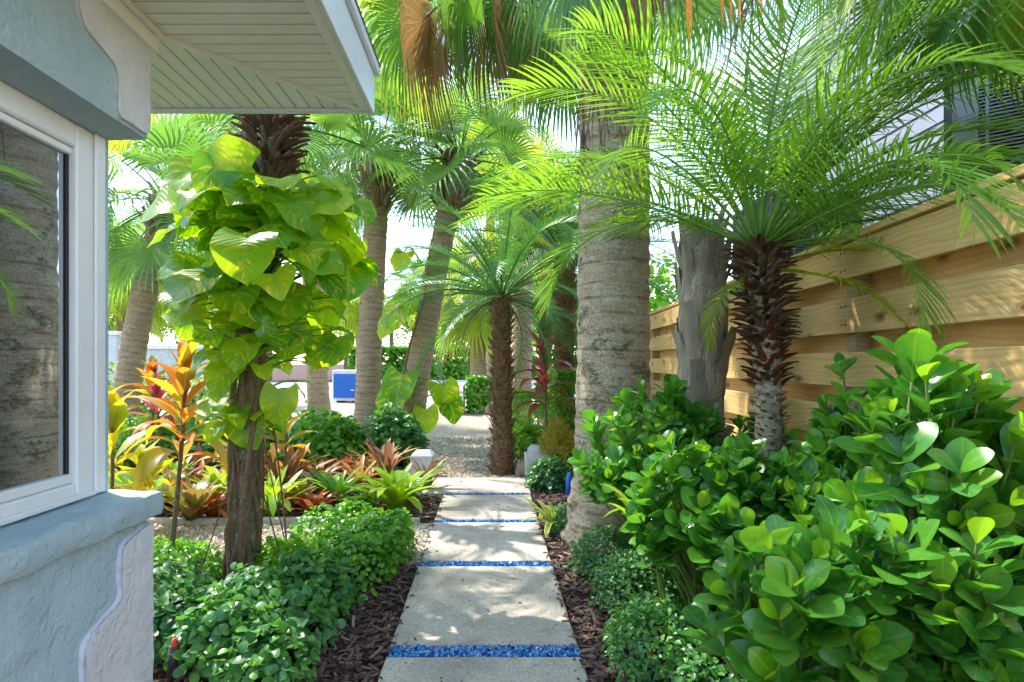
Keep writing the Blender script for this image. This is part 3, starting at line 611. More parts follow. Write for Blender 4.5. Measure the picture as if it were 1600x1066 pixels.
condenser((2.87, 5.45, 2.0), 'dark air conditioner unit half hidden behind the shaggy palm crown', 'air conditioner units on stands behind the fence', False)
# ------------------------------------------------------------------ leaf and frond shapes
def gridleaf(outline, L, W, nv=7, nu=4, fold=.15, curl=.5, wave=0.0, seed=0, twist=0.0, tsp=1.0):
    V = []; U = []; y = 0; z = 0; ang = curl * .35; T = [1 - (1 - i / nv) ** tsp for i in range(nv + 1)] + [1.0]
    for i in range(nv + 1):
        t = T[i]; hw = W * outline(t)
        for j in range(nu + 1):
            u = j / nu * 2 - 1; x = u * hw
            zz = z + abs(u) * hw * fold + wave * hw * abs(u) * math.sin(t * 13 + seed + (3 if u > 0 else 0)) + twist * u * hw * t
            V.append((x, y, zz)); U.append(((u + 1) / 2, t))
        dt = T[i + 1] - t; y += L * dt * math.cos(ang); z += L * dt * math.sin(ang); ang -= curl * dt * 1.35
    q = [(i * (nu + 1) + j, i * (nu + 1) + j + 1, (i + 1) * (nu + 1) + j + 1, (i + 1) * (nu + 1) + j) for i in range(nv) for j in range(nu)]
    a = Acc(); a.raw(V, q, U); return a.tpl()
def tmesh(tpl, mat, name='leaf'): return mesh_from(name, tpl[0], tpl[1], tpl[2], tpl[3], mat)
ob = lambda t: max(.05, math.sin(math.pi * min(1, t ** 1.35)) ** .62 * .5) if t < 1 else .06       # obovate
obov = [gridleaf(lambda t: max(.05, math.sin(math.pi * min(1, t) ** 1.55) ** .62 * .5), 1, .60, 9, 4, f_, c_, .0, s_, tsp=1.5) for f_, c_, s_ in ((.16, .35, 0), (.3, .15, 1), (.05, .7, 2), (.22, -.15, 3))]
def heart_o(t): return max(.015, .5 * max(0, math.sin(math.pi * min(1, .13 + .87 * t) ** .8)) ** .8) if t < .995 else .012
def heart(curl, wave, seed):
    # lobes reach behind the stalk: rows bend back at the base
    V, q, U, r_ = gridleaf(heart_o, 1.0, 1.0, 11, 8, .1, curl, wave, seed, tsp=1.25)
    V = V.copy(); u = np.abs(U[:, 0] * 2 - 1); tt = U[:, 1]; back = np.clip(.3 - tt, 0, .3) / .3
    V[:, 1] -= back * u ** 1.2 * .24; V[:, 0] *= 1 + back * .2; V[:, 2] += .05 * np.sin(tt * 9 + seed) * u
    return V, q, U, r_
HEART = [heart(.55, .06, 0), heart(.9, .1, 2), heart(.3, .08, 4), heart(1.25, .06, 5)]
rnd_leaf = gridleaf(lambda t: max(.1, math.sin(math.pi * (.08 + .86 * t)) ** .6 * .5), 1, .95, 4, 2, .22, .5)
ell_leaf = gridleaf(lambda t: max(.04, math.sin(math.pi * (.04 + .93 * t)) * .5), 1, .55, 4, 2, .25, .6)
small_leaf = gridleaf(lambda t: (.12, .5, .12)[int(t * 2 + .01)], 1, .75, 2, 2, .25, .5)
def ti_leaf(curl, seed): return gridleaf(lambda t: max(.035, math.sin(math.pi * max(0, min(1, (t - .13) / .87)) ** .85) * .5 * (t > .13) + .05 * (t <= .2)), 1, .30, 10, 4, .3, curl, .05, seed)
TI = [ti_leaf(.7, 0), ti_leaf(1.3, 1), ti_leaf(.35, 2), ti_leaf(1.8, 3)]
def brom_leaf(curl, seed): return gridleaf(lambda t: .5 * (1.0 - .25 * t) * math.sqrt(max(.003, 1 - t ** 6)) * (1 + .25 * (t < .12)), 1, .13, 10, 2, .45, curl, .015, seed)
BROM = [brom_leaf(.7, 0), brom_leaf(1.25, 1), brom_leaf(1.9, 2), brom_leaf(.35, 3)]

lprof = lambda t: (.35 + .65 * min(1, t * 6)) * (1 - t ** 2.2) + .03
def pinnate(L=1.7, nl=46, ll=.34, lw=.0085, droop=1.0, lift=.25, seed=0, start=.16, ldroop=.5, tipang=.5, base=1.15, rw=.011, ns=4):
    r = np.random.RandomState(seed); a = Acc(); pts = []; dirs = []; p = np.zeros(3); n_ = 18
    for i in range(n_ + 1):
        t = i / n_; an = -droop * t ** 1.6; d = np.array([0, math.cos(an), math.sin(an)]); pts.append(p.copy()); dirs.append(d); p = p + d * L / n_
    tube(a, pts, [rw * (1 - .85 * i / n_) * (1.7 if i == 0 else 1) for i in range(n_ + 1)], 5)
    a.U[-1] = np.column_stack([a.U[-1][:, 0] * 0 + .5, a.U[-1][:, 1] * 0 + .02])
    for i in range(nl):
        for s in (-1, 1):
            t = start + (1 - start) * (i + .5 * (s > 0) + r.uniform(-.2, .2)) / nl; t = min(.995, max(.02, t)); k = t * n_; k0 = min(n_ - 1, int(k)); f = k - k0
            P = pts[k0] * (1 - f) + pts[k0 + 1] * f; T = dirs[k0]; Nn = np.array([0, -T[2], T[1]])
            tt = (t - start) / (1 - start); ang = base * (1 - tt) + tipang * tt + r.normal(0, .05)
            lf = lift * (1 - tt * .5) + r.normal(0, .07)
            D = T * math.cos(ang) + np.array([s, 0, 0]) * math.sin(ang) + Nn * lf
            l = ll * (math.sin(math.pi * (.18 + .72 * tt)) ** .7) * r.uniform(.88, 1.1)
            strap(a, P, D, Nn + np.array([-s * .5, 0, 0]), l, lw, lprof, (0, -.15, -1), ldroop * r.uniform(.5, 1.4), ns, .35, r.rand() * .3)
    return a.tpl()
def fan(R_=1.0, nseg=38, spread=2.35, pitch=0.0, seed=0, droop=1.2, w=1.0, ns=7, hold=.42):
    r = np.random.RandomState(seed); a = Acc(); g = np.array([0, -math.sin(pitch), -math.cos(pitch)])
    for i in range(nseg):
        ph = -spread + 2 * spread * (i + .5) / nseg; cost = max(0, math.cos(ph * .5)) * .16 * R_
        D = np.array([math.sin(ph), math.cos(ph), .22 - .1 * math.cos(ph)]); L = R_ * (1 - .22 * abs(ph / spread) ** 1.5) * r.uniform(.9, 1.06)
        half = math.tan(spread / nseg) * hold * L * .95 * w
        pr = lambda t: max(.03, min(1, t / hold) if t < hold else (1 - ((t - hold) / (1 - hold)) ** 1.25)) 
        strap(a, (0, cost * .6, -.02 * R_ * (ph * .4) ** 2), D, (0, 0, 1), L, half, pr, g, droop * r.uniform(.7, 1.35), ns, .42 * (1 if i % 2 else .9), r.rand() * .35, 0, hold * .55)
    return a.tpl()
BOOT = None
def boot_tpl(seed, L=1.0, W=.38, flare=.5):
    r = np.random.RandomState(seed); V = []; U = []
    for i in range(6):
        t = i / 5; wd = W * (1 - .45 * t) * (1 + .06 * r.normal()); th = .13 * (1 - .55 * t); yb = t * L; zb = flare * t ** 1.7 * L * .55
        for (u, zz) in ((-1, 0), (-.5, th), (.5, th), (1, 0), (0, -th * .3), (-1, 0)): V.append((u * wd * .5, yb + r.normal() * .012, zb + zz)); U.append(((u + 1) / 2, t))
    q = [(i * 6 + j, i * 6 + j + 1, i * 6 + 7 + j, i * 6 + 6 + j) for i in range(5) for j in range(5)]
    b = 30; q += [(b, b + 1, b + 2, b + 4), (b + 2, b + 3, b + 4, b + 4)][:1] + [(b + 2, b + 3, b + 4, b + 2)][:0]
    a = Acc(); a.raw(V, q, U); return a.tpl()
BOOTS = [boot_tpl(i) for i in range(3)]
BM = {k: [tmesh(b, M[k], 'boot') for b in BOOTS] for k in ('boot', 'boot_dark', 'boot_grey', 'boot_red')}

def trunk_pts(base, top, bend=0.0, n=36):
    b = np.asarray(base, float); t = np.asarray(top, float); mid = (b + t) / 2 + np.array([bend, 0, 0]); return curve(b, mid, t, n)
def trunk_part(root, pts, r0, r1, mat, flare=.35, jit=.07, n=28, seed=0, ringamp=.02, ringlen=.11, name='trunk'):
    a = Acc(); m = len(pts); P = []; RR = []
    tot = sum(np.linalg.norm(pts[i + 1] - pts[i]) for i in range(m - 1)); k = max(30, int(tot / (ringlen / 3))); k = min(k, 170)
    for i in range(k + 1):
        t = i / k; f = t * (m - 1); j = min(m - 2, int(f)); p = pts[j] * (1 - (f - j)) + pts[j + 1] * (f - j)
        r = (r0 + (r1 - r0) * t) * (1 + flare * math.exp(-t * tot / .28)) * (1 + ringamp * math.sin(2 * math.pi * t * tot / ringlen + 1.3 * noise.noise(Vector((t * tot * 3, seed, 0)))))
        P.append(p); RR.append(r)
    tube(a, P, RR, n, 0, jit, seed, True); return apart(name, a, mat, root)
def boots_on(root, pts, r, t0, t1, n, size, mats, tilt=.5, seed=0, wf=1.0, name='boot'):
    rr = np.random.RandomState(seed); m = len(pts)
    for i in range(n):
        t = t0 + (t1 - t0) * i / n; f = t * (m - 1); j = min(m - 2, int(f)); p = pts[j] * (1 - (f - j)) + pts[j + 1] * (f - j); ax = nrm(pts[j + 1] - pts[j])
        an = i * 2.3998 + rr.normal(0, .12); o = np.array([math.cos(an), math.sin(an), 0]); o = nrm(o - np.dot(o, ax) * ax)
        tl = tilt * rr.uniform(.6, 1.4); d = ax * math.cos(tl) + o * math.sin(tl); s = size * rr.uniform(.8, 1.25)
        part(name, BM[mats[rr.randint(len(mats))]][rr.randint(3)], root, frame(p + o * r * .8, d, o, (s * wf, s, s)))
FANP = {}
def fan_me(mk, pitch, big=False):
    k = (mk, pitch, big)
    if k not in FANP:
        FANP[k] = [tmesh(fan(1, 44 if big else 34, 2.3, R(pitch), s_, (4.5 if pitch < -50 else 2.4) if mk != 'fan_dry' else 5.0, ns=8 if big else 5), M[mk], 'fan_leaf') for s_ in (1, 2)]
    return FANP[k]
def near_pitch(el): return min((50, 10, -30, -65), key=lambda q_: abs(q_ - el))
def fan_leaf(root, crown, hub, size, mk, rr, big=False, roll=0.0, d=None, nm='frond'):
    crown = np.asarray(crown, float); hub = np.asarray(hub, float); hor = nrm((hub - crown) * np.array([1, 1, 0]) + 1e-4)
    dv = nrm(hub - crown) if d is None else nrm(d)
    el = math.degrees(math.asin(max(-1, min(1, dv[2])))); up = np.array([0, 0, 1.0]) + hor * .02 if el > -60 else hor + np.array([0, 0, .35])
    side = cr3(dv, up); up = up + side * roll
    ms = fan_me(mk, near_pitch(el), big); o = part(nm, ms[rr.randint(2)], root, frame(hub, dv, up, size))
    mid = (crown + hub) / 2 + np.array([0, 0, .12 * np.linalg.norm(hub - crown)]); a = Acc()
    tube(a, curve(crown, mid, hub + dv * .05 * size, 7), [.022, .02, .017, .015, .013, .012, .01], 6); a.U[-1] = a.U[-1] * 0 + .5
    V, Q, U, Rn = a.tpl(); mw = WM[o.name]; V = (np.linalg.inv(mw) @ np.column_stack([V, np.ones(len(V))]).T).T[:, :3]
    part('petiole', mesh_from('petiole', V, Q, U * 0 + .3, Rn, M[mk]), o, mw); return o
def fan_palm(label, base, top, r0, r1, bark, mk, nleaf, pet, size, seed, bend=0, boots=0, bsize=.3, emin=-55, emax=80, group='fan palms in the garden', bt0=.86, bmats=('boot', 'boot_grey'), big=False, dry=0, cat='palm tree', lim=None):
    rr = np.random.RandomState(seed); root = thing('palm_tree', label, cat, tuple(base), group); pts = trunk_pts(base, top, bend)
    trunk_part(root, pts, r0, r1, M[bark], seed=seed)
    if boots: boots_on(root, pts, r1, bt0, 1.0, boots, bsize, bmats, .45, seed)
    cr = np.asarray(top, float)
    for i in range(nleaf):
        t = (i + .5) / nleaf; el = R(emax + (emin - emax) * t ** .9); az = i * 2.3998 + rr.normal(0, .2) + seed; d = np.array([math.cos(az) * math.cos(el), math.sin(az) * math.cos(el), math.sin(el)])
        hub = cr + d * pet * rr.uniform(.8, 1.15) - np.array([0, 0, .12 * pet]); dd = d - np.array([0, 0, .35 + .4 * t])
        if lim and not lim(hub): continue
        fan_leaf(root, cr, hub, size * rr.uniform(.85, 1.15), 'fan_dry' if i >= nleaf - dry else mk, rr, big, rr.normal(0, .25), dd)
    return root
FRP = {}
def pin_palm_fronds(root, crown, meshes, n, emin, emax, seed, az0=0, s0=1.0, az_range=None, elj=.1, nm='frond', up_off=0.0, roll=.35):
    rr = np.random.RandomState(seed)
    for i in range(n):
        t = (i + .5) / n; el = R(emax + (emin - emax) * t) + rr.normal(0, elj); az = (i * 2.3998 + az0 + rr.normal(0, .15)) if az_range is None else rr.uniform(*az_range)
        d = np.array([math.cos(az) * math.cos(el), math.sin(az) * math.cos(el), math.sin(el)]); side = cr3(d, (0, 0, 1.0)); up = np.array([0, 0, 1.0]) + nrm(side) * rr.normal(0, roll) + (np.array([-math.cos(az), -math.sin(az), 0]) * .3)
        part(nm, meshes[rr.randint(len(meshes))], root, frame(np.asarray(crown) + d * .06 + np.array([0, 0, up_off * t]), d, up, s0 * rr.uniform(.85, 1.12)))

# ------------------------------------------------------------------ palms standing in the garden
# the thick grey palm beside the path, its fan leaves hanging into the top of the picture
hb = gd(955, 838); hb = Vector((.97, 4.6, 0)); hc = np.array([1.0, 4.65, 5.15])
hp = thing('palm_tree', 'thick grey ringed palm trunk beside the path, fan leaves hanging overhead', 'palm tree', tuple(hb), 'fan palms in the garden')
hpts = trunk_pts(hb, hc, .02); trunk_part(hp, hpts, .292, .265, M['bark_grey'], .42, .05, 44, 4, .018, .13)
boots_on(hp, hpts, .27, .80, 1.0, 40, .42, ('boot', 'boot_dark'), .3, 4)
rr = np.random.RandomState(5)
#       hub px, py, depth, size, kind, dx, dz of the blade direction
for (x, y, d, s, mk, dx, dz) in [(640, 20, 5.4, 1.0, 'fan', -.3, -1), (690, 40, 5.2, 1.0, 'fan_dry', -.15, -1.2), (720, 0, 4.9, .95, 'fan', 0, -1), (765, 10, 5.5, 1.0, 'fan_dry', -.1, -1), (615, -60, 5.7, 1.1, 'fan_yellow', -.4, -1), (680, -60, 5.9, 1.1, 'fan', -.5, -.9), (655, 70, 6.0, .95, 'fan_yellow', -.2, -1), (740, -50, 4.6, .9, 'fan', -.2, -1), (785, -10, 5.0, .95, 'fan', 0, -1), (665, 20, 4.7, .85, 'fan_dry', -.2, -1.2), (790, -30, 4.5, .85, 'fan_dry', -.1, -1.2),
        (815, 20, 5.8, 1.0, 'fan', -.15, -1), (850, 60, 5.6, .95, 'fan_yellow', -.2, -1), (885, 90, 5.7, .85, 'fan', 0, -1), (905, -60, 4.0, .75, 'fan', -.2, -1), (830, -60, 4.6, .9, 'fan', -.3, -1), (840, -10, 6.2, 1.0, 'fan', -.3, -.8), (870, 20, 5.2, .9, 'fan', -.1, -1), (935, -50, 4.1, .62, 'fan', -.1, -1), (975, -70, 4.0, .6, 'fan_dry', 0, -1.2), (1020, -60, 4.1, .6, 'fan', .1, -1),
        (1060, -20, 5.9, .9, 'fan', .1, -1), (1110, -50, 5.9, .9, 'fan', .2, -1), (1190, -75, 4.0, .75, 'fan_dry', .15, -1), (1260, -90, 4.6, .8, 'fan_yellow', .3, -1), (1330, -50, 4.4, .75, 'fan_yellow', .3, -.9)]:
    hub = np.array(px(x, y, d)); fan_leaf(hp, hc, hub, s, mk, rr, True, rr.normal(0, .3), (dx, (d - 4.65) * .25, dz))
for i in range(14):                              # the upper half of the crown, above the picture
    az = i * 2.4; el = R(75 - i * 5); dv = np.array([math.cos(az) * math.cos(el), math.sin(az) * math.cos(el), math.sin(el)]); fan_leaf(hp, hc, hc + dv * 1.25, .95, 'fan', rr, False, 0, dv - np.array([0, 0, .5]))
# dry brown fronds: a bent rib with strands hanging from it
for q_, (A, B_, D_, d, n_) in enumerate([((1020, -60), (925, 10), (905, 330), 3.95, 26), ((1000, -80), (960, -20), (945, 210), 3.9, 20), ((990, -50), (890, 60), (915, 250), 4.0, 16), ((1180, -80), (1178, 0), (1165, 150), 3.6, 16)]):
    a = Acc(); P = curve(np.array(px(*A, d + .2)), np.array(px(*B_, d)), np.array(px(*D_, d)), 24); P = [hc] + P; tube(a, P, [.016] + [.009 * (1 - .6 * i / 24) for i in range(24)], 5)
    for i in range(n_):
        t = rr.uniform(.15, 1.0); p = P[1 + int(t * 23)]; strap(a, p, (rr.normal(0, .35), rr.normal(0, .3), -1), (rr.normal(), -1, 0), rr.uniform(.2, .6), rr.uniform(.004, .010), lprof, (0, 0, -1), 2.5, 6, .5, rr.rand())
    apart('dry_frond', a, M['frond_dead'], hp)
for (x, y, L_, wd) in [(1073, -60, .62, .03), (1125, -60, .5, .014), (1139, -50, .48, .011), (1152, -60, .5, .012), (1185, -60, .48, .015)]:
    a = Acc(); p = np.array(px(x, y - 30, 3.2)); tube(a, curve(hc, (hc + p) / 2 + np.array([0, -.2, .5]), p, 8), .012, 6); strap(a, p, (0, -.1, -1), (0, -1, 0), L_, wd * .8, lambda t: (.5 + t * .5) * (1 - t ** 5) + .02, (0, 0, -1), .8, 6, .3); apart('orange_stalk', a, M['orange_blade'], hp)

kc = np.array([3.05, 2.5, 4.3]); kp = thing('palm_tree', 'fan palm whose long leaves hang in at the top right corner', 'palm tree', (3.15, 2.3, 0), 'fan palms in the garden'); kpts = trunk_pts((3.15, 2.3, 0), kc, .02); trunk_part(kp, kpts, .15, .13, M['bark_sabal'], .3, .06, 24, 8); boots_on(kp, kpts, .13, .85, 1.0, 24, .3, ('boot', 'boot_grey'), .4, 8)
for (x, y, d, s, mk, dx, dz) in [(1395, -30, 2.75, .36, 'fan', -.15, -1), (1465, -15, 2.6, .34, 'fan', .0, -1), (1530, -30, 2.55, .4, 'fan', .05, -1), (1590, -40, 2.5, .36, 'fan_yellow', .1, -1), (1430, -60, 2.9, .42, 'fan', -.2, -1), (1360, -75, 2.9, .38, 'fan_yellow', -.3, -1), (1640, 0, 2.5, .4, 'fan', .3, -1)]:
    fan_leaf(kp, kc, np.array(px(x, y, d)), s * 1.5, mk, rr, False, rr.normal(0, .3), (dx, -.05, dz))
for i in range(9):
    az = i * 2.4; el = R(70 - i * 6); dv = np.array([math.cos(az) * math.cos(el), math.sin(az) * math.cos(el), math.sin(el)]); fan_leaf(kp, kc, kc + dv * .9, .8, 'fan', rr, False, 0, dv - np.array([0, 0, .5]))
fan_palm('curved grey fan palm trunk at far left near the white wall', px(190, 700, 10) * 1, px(262, 320, 10), .22, .19, 'bark_sabal', 'fan_far', 24, 1.0, 1.05, 11, -.25, 26, .34)
fan_palm('straight grey palm trunk with small black box on it', Vector((-2.2, 10.3, 0)), px(594, 240, 10.3), .225, .2, 'bark_sabal', 'fan_far', 24, 1.0, 1.0, 12, -.05, 56, .36, bt0=.80, emin=-30)
fan_palm('leaning grey palm trunk between gravel drive and black box palm', Vector((-1.42, 10, 0)), px(718, 252, 10), .225, .18, 'bark_sabal', 'fan_far', 24, .95, .95, 13, -.12, 56, .36, bt0=.80, emin=-30)
fan_palm('palm added to shade the path, hidden behind the vine, leaves under the eave', Vector((-2.6, 6.35, 0)), np.array((-2.5, 6.3, 4.0)), .11, .1, 'bark_sabal', 'fan', 12, 1.0, .85, 19, 0, 30, .3, emin=-25)  # added palm: its crown dapples the path, its trunk stays behind the vine
fan_palm('smooth pinkish palm trunk standing left of the blue panel', Vector((-3.83, 13, 0)), px(478, 250, 13), .24, .2, 'bark_tan', 'fan_far', 22, 1.1, 1.2, 14, 0, 20, .34)
fan_palm('light tan palm trunk just behind the dark rough trunk', Vector((.70, 13, 0)), px(818, 330, 13), .24, .21, 'bark_tan', 'fan_yellow', 20, 1.0, 1.1, 15, 0, 16, .34)
fan_palm('short fan palm with yellow drooping leaves above the clipped hedge', Vector((-.30, 18.5, 0)), px(742, 455, 18.5), .28, .24, 'bark_sabal', 'fan_yellow', 24, 1.0, 1.5, 16, 0, 20, .3, emin=-70)
# pygmy date palm by the fence
jb = Vector((1.56, 3.15, 0)); jt = np.array(px(1187, 392, 3.2))
jp = thing('palm_tree', 'small feathery palm with shaggy brown crown base before the fence', 'palm tree', tuple(jb), 'feather palms in the garden')
jpts = curve(jb, (1.56, 3.18, 1.0), jt, 30); trunk_part(jp, jpts, .072, .07, M['bark_grey'], .3, .16, 20, 9, .03, .05)
boots_on(jp, jpts, .066, .1, .66, 290, .05, ('boot_grey', 'boot_grey', 'boot'), .95, 21, 1.5, 'leaf_scar'); boots_on(jp, jpts, .066, .63, .78, 90, .09, ('boot_red', 'boot_dark', 'boot_red'), .8, 22, 1.2); boots_on(jp, jpts, .085, .76, 1.02, 230, .11, ('boot_dark', 'boot', 'boot', 'boot_dark'), 1.05, 23, .85)
PIN = [tmesh(pinnate(1.7, 46, .40, .0068, dr, lf, s_, .16, .6), M['pinnate'], 'frond') for s_, dr, lf in ((1, 1.25, .25), (2, 1.7, .2), (3, .8, .35), (4, 2.1, .15))]
rr = np.random.RandomState(31)
#   azimuth (0 right, 90 away, 180 left, 270 to the viewer), elevation, mesh, scale, roll
for (az, el, k, s, ro) in [(178, 42, 0, .95, -.5), (165, 62, 1, 1.05, .4), (200, 55, 0, .9, .3), (135, 55, 1, 1, 0), (185, 22, 2, .92, .5), (150, 30, 3, .9, 0), (95, 70, 0, 1.1, .3), (25, 66, 0, 1.05, .3), (5, 40, 1, 1.0, .3), (340, 58, 0, 1.0, .2), (352, 30, 1, .98, -.4), (320, 38, 3, .92, .2), (300, 66, 1, .95, 0), (255, 78, 0, 1.0, .2), (225, 60, 3, .85, 0), (20, 12, 1, .85, 0), (40, 35, 1, 1, 0), (110, 35, 1, 1, 0), (80, 85, 2, 1.1, 0), (10, 80, 2, 1.1, .5), (345, 72, 0, 1.1, -.2), (172, 30, 0, 1.0, .2), (205, 38, 1, .85, .5), (12, 26, 0, 1.0, .4), (325, 25, 1, .98, .4), (280, 55, 3, .9, .2), (105, 80, 0, 1.15, .2), (150, 76, 0, 1.1, -.2), (30, 78, 0, 1.15, .1), (55, 62, 1, 1.1, 0), (335, 62, 1, 1.05, .3), (355, 64, 1, 1.1, -.3), (190, 68, 1, 1.0, .3), (3, 52, 0, 1.15, -.2), (318, 52, 1, 1.05, .2), (322, 44, 3, 1.0, .3), (342, 36, 3, 1.1, .2), (332, 60, 1, 1.15, -.2), (350, 20, 3, 1.0, .3), (286, 14, 0, .88, -.5), (292, 2, 1, .72, -.4), (280, 24, 1, .9, -.3), (298, 30, 1, .8, -.4)]:
    az, el = R(az), R(el); d = np.array([math.cos(az) * math.cos(el), math.sin(az) * math.cos(el), math.sin(el)]); sd = nrm(cr3(d, (0, 0, 1.0)))
    part('frond', PIN[k], jp, frame(jt + d * .05, d, np.array([-math.cos(az) * .3, -math.sin(az) * .3, 1]) + sd * ro, s))
PY = tmesh(pinnate(1.1, 34, .3, .008, 1.5, .15, 8, .2, .7), M['pinnate_yellow'], 'frond')
for az, el, s in ((310, -10, .9), (330, 15, .8), (200, -25, .5)):
    az, el = R(az), R(el); d = np.array([math.cos(az) * math.cos(el), math.sin(az) * math.cos(el), math.sin(el)]); part('frond', PY, jp, frame(jt + d * .05 - np.array([0, 0, .1]), d, (0, 0, 1), s), label='yellowing lower frond')
# grey stump of a dead palm with peeling boots
ib = Vector((1.42, 3.95, 0)); it_ = np.array(px(1097, 350, 3.95))
ip = thing('palm_stump', 'dead grey palm trunk with peeling split boots against the fence', 'palm stump', tuple(ib)); ipts = trunk_pts(ib, it_, .02)
trunk_part(ip, ipts, .15, .145, M['bark_peel'], .2, .2, 24, 6, .02, .3); FLAP = [tmesh(gridleaf(lambda t: .5 * (1 - .35 * t) * (1 + .12 * math.sin(t * 17 + s_)), 1, .34, 9, 4, -.35, c_, .08, s_), M['bark_peel' if s_ % 2 else 'boot_grey'], 'boot') for s_, c_ in ((0, -.35), (1, -.1), (2, -.6), (3, .15))]
for i in range(44):
    t = .22 + .76 * i / 44; p = ipts[int(t * 35)]; an = i * 2.3998 + rr.normal(0, .2); o = np.array([math.cos(an), math.sin(an), 0]); s = rr.uniform(.3, .55) * (1 if t < .8 else .6); part('boot', FLAP[rr.randint(4)], ip, frame(p + o * .143, np.array([rr.normal(0, .07), rr.normal(0, .05), 1]) + o * rr.uniform(.0, .16) * (1 if t < .75 else 2.2), o, (s * rr.uniform(.8, 1.3), s, s)))
# the two cycads
CY = [tmesh(pinnate(1.35, 62, .2, .0045, dr, .35, s_, .12, .25, .45, 1.25, .012, 3), M['cycad'], 'frond') for s_, dr in ((1, 1.1), (2, 1.5), (3, .8))]
def cycad(label, base, top, r, n, s, seed, emin, emax, cone=False):
    root = thing('cycad', label, 'cycad', tuple(base), 'cycads by the drive'); pts = trunk_pts(base, top, 0); trunk_part(root, pts, r, r * .9, M['bark_brown'], .25, .12, 24, seed, .03, .06)
    a = Acc(); mats = []; rr = np.random.RandomState(seed)
    for i in range(620):                         # short stubs of old leaf bases all over the trunk
        t = rr.rand(); p = np.asarray(base) * (1 - t) + np.asarray(top) * t; an = i * 2.3998; o = np.array([math.cos(an), math.sin(an), 0]); sz = rr.uniform(.06, .10)
        mats.append(frame(p + o * r * (.98 + .25 * math.exp(-t * 8)), o + np.array([0, 0, rr.uniform(.3, 1.0)]), (0, 0, 1), (sz * 1.1, sz, sz * .8)))
    a.inst(BOOTS[0], mats, rr.rand(len(mats))); apart('leaf_stubs', a, M['boot'], root, False, True)
    pin_palm_fronds(root, top, CY, n, emin, emax, seed, seed, s)
    if cone:
        a = Acc(); cp = np.asarray(top) + np.array([0, -.1, .08]); tube(a, [cp + np.array([0, 0, z]) for z in (0, .05, .12, .2, .25)], [.05, .075, .08, .055, .01], 12, 0, .2); apart('seed_cone', a, M['orange_blade'], root)
    return root
cycad('dark rough trunked cycad with arching fronds standing at the path end', Vector((.165, 7.3, 0)), np.array(px(783, 466, 7.3)), .122, 38, 1.22, 3, -20, 70)
cycad('taller cycad with dark trunk and orange cone behind thick grey palm', Vector((1.08, 8.6, 0)), np.array(px(884, 405, 8.6)), .16, 38, 1.5, 5, -15, 80, True)
# ------------------------------------------------------------------ vine-clad palm on the left
vb = Vector((-1.5, 3.5, 0)); vt = np.array(px(427, 190, 3.5)); vp = thing('palm_tree', 'slim leaning palm trunk wrapped in roots of a climbing vine', 'palm tree', tuple(vb), 'feather palms in the garden')
vpts = curve(vb, (-1.49, 3.5, 1.4), vt, 34); trunk_part(vp, vpts, .064, .062, M['vine_trunk'], .6, .1, 24, 14, .03, .07)
boots_on(vp, vpts, .11, .87, 1.04, 150, .13, ('boot_dark', 'boot', 'boot_dark'), .85, 41, .8)
PYL = [tmesh(pinnate(1.7, 40, .36, .010, dr, .1, s_, .18, .9), M['pinnate_yellow'], 'frond') for s_, dr in ((11, 2.0), (12, 1.5))]
for az, el, k, s in ((165, 35, 0, .8), (150, 60, 0, .9), (110, 62, 1, .9), (330, 60, 1, .9), (240, 65, 1, .8), (190, 60, 1, .9), (290, 75, 1, .9)):
    az, el = R(az), R(el); d = np.array([math.cos(az) * math.cos(el), math.sin(az) * math.cos(el), math.sin(el)]); part('frond', PYL[k], vp, frame(vt + d * .06, d, (0, 0, 1), s))
def on_v(t): f = t * 33; j = min(32, int(f)); return vpts[j] * (1 - (f - j)) + vpts[j + 1] * (f - j)
po = thing('climbing_vine', 'giant climbing vine with big yellow streaked heart leaves on palm trunk', 'vine', tuple(vb))
HM = [tmesh(t_, M['pothos'], 'leaf') for t_ in HEART]
rr = np.random.RandomState(77)
for i in range(215):
    tz = .36 + .51 * rr.rand() ** .8; p = on_v(tz); az = rr.uniform(140, 410)
    if rr.rand() < .12: az = rr.uniform(40, 140)
    az = R(az); o = np.array([math.cos(az), math.sin(az), 0]); hgt = p[2]
    bulge = .35 + .75 * math.sin(math.pi * min(1, max(0, (hgt - 1.0) / 1.65))) ** .9
    pl = rr.uniform(.10, .52) * bulge * (1.25 if math.cos(az) > .3 else .92); size = rr.uniform(.16, .34) * (1.0 if hgt > 1.65 else .68)
    hub = p + o * pl * .9 + np.array([0, 0, rr.uniform(.0, .16) * pl / .4]); d = o * rr.uniform(.2, 1.0) + np.array([rr.normal(0, .55), rr.normal(0, .3), -rr.uniform(.05, .75)]); up = o * rr.uniform(.1, .6) + np.array([0, -rr.uniform(0, .8), rr.uniform(.4, 1.0)]) + rr.normal(0, .2, 3)
    lf = part('leaf', HM[rr.randint(4)], po, frame(hub, d, up, size)); mw = WM[lf.name]; a = Acc(); tube(a, curve(p + o * .09, (p + hub) / 2 + np.array([0, 0, .06]), hub + nrm(d) * size * .05, 6), [.008, .007, .006, .006, .005, .004], 5)
    V, Q, U, Rn = a.tpl(); V = (np.linalg.inv(mw) @ np.column_stack([V, np.ones(len(V))]).T).T[:, :3]; part('leaf_stalk', mesh_from('leaf_stalk', V, Q, U, Rn, M['stem_green']), lf, mw)
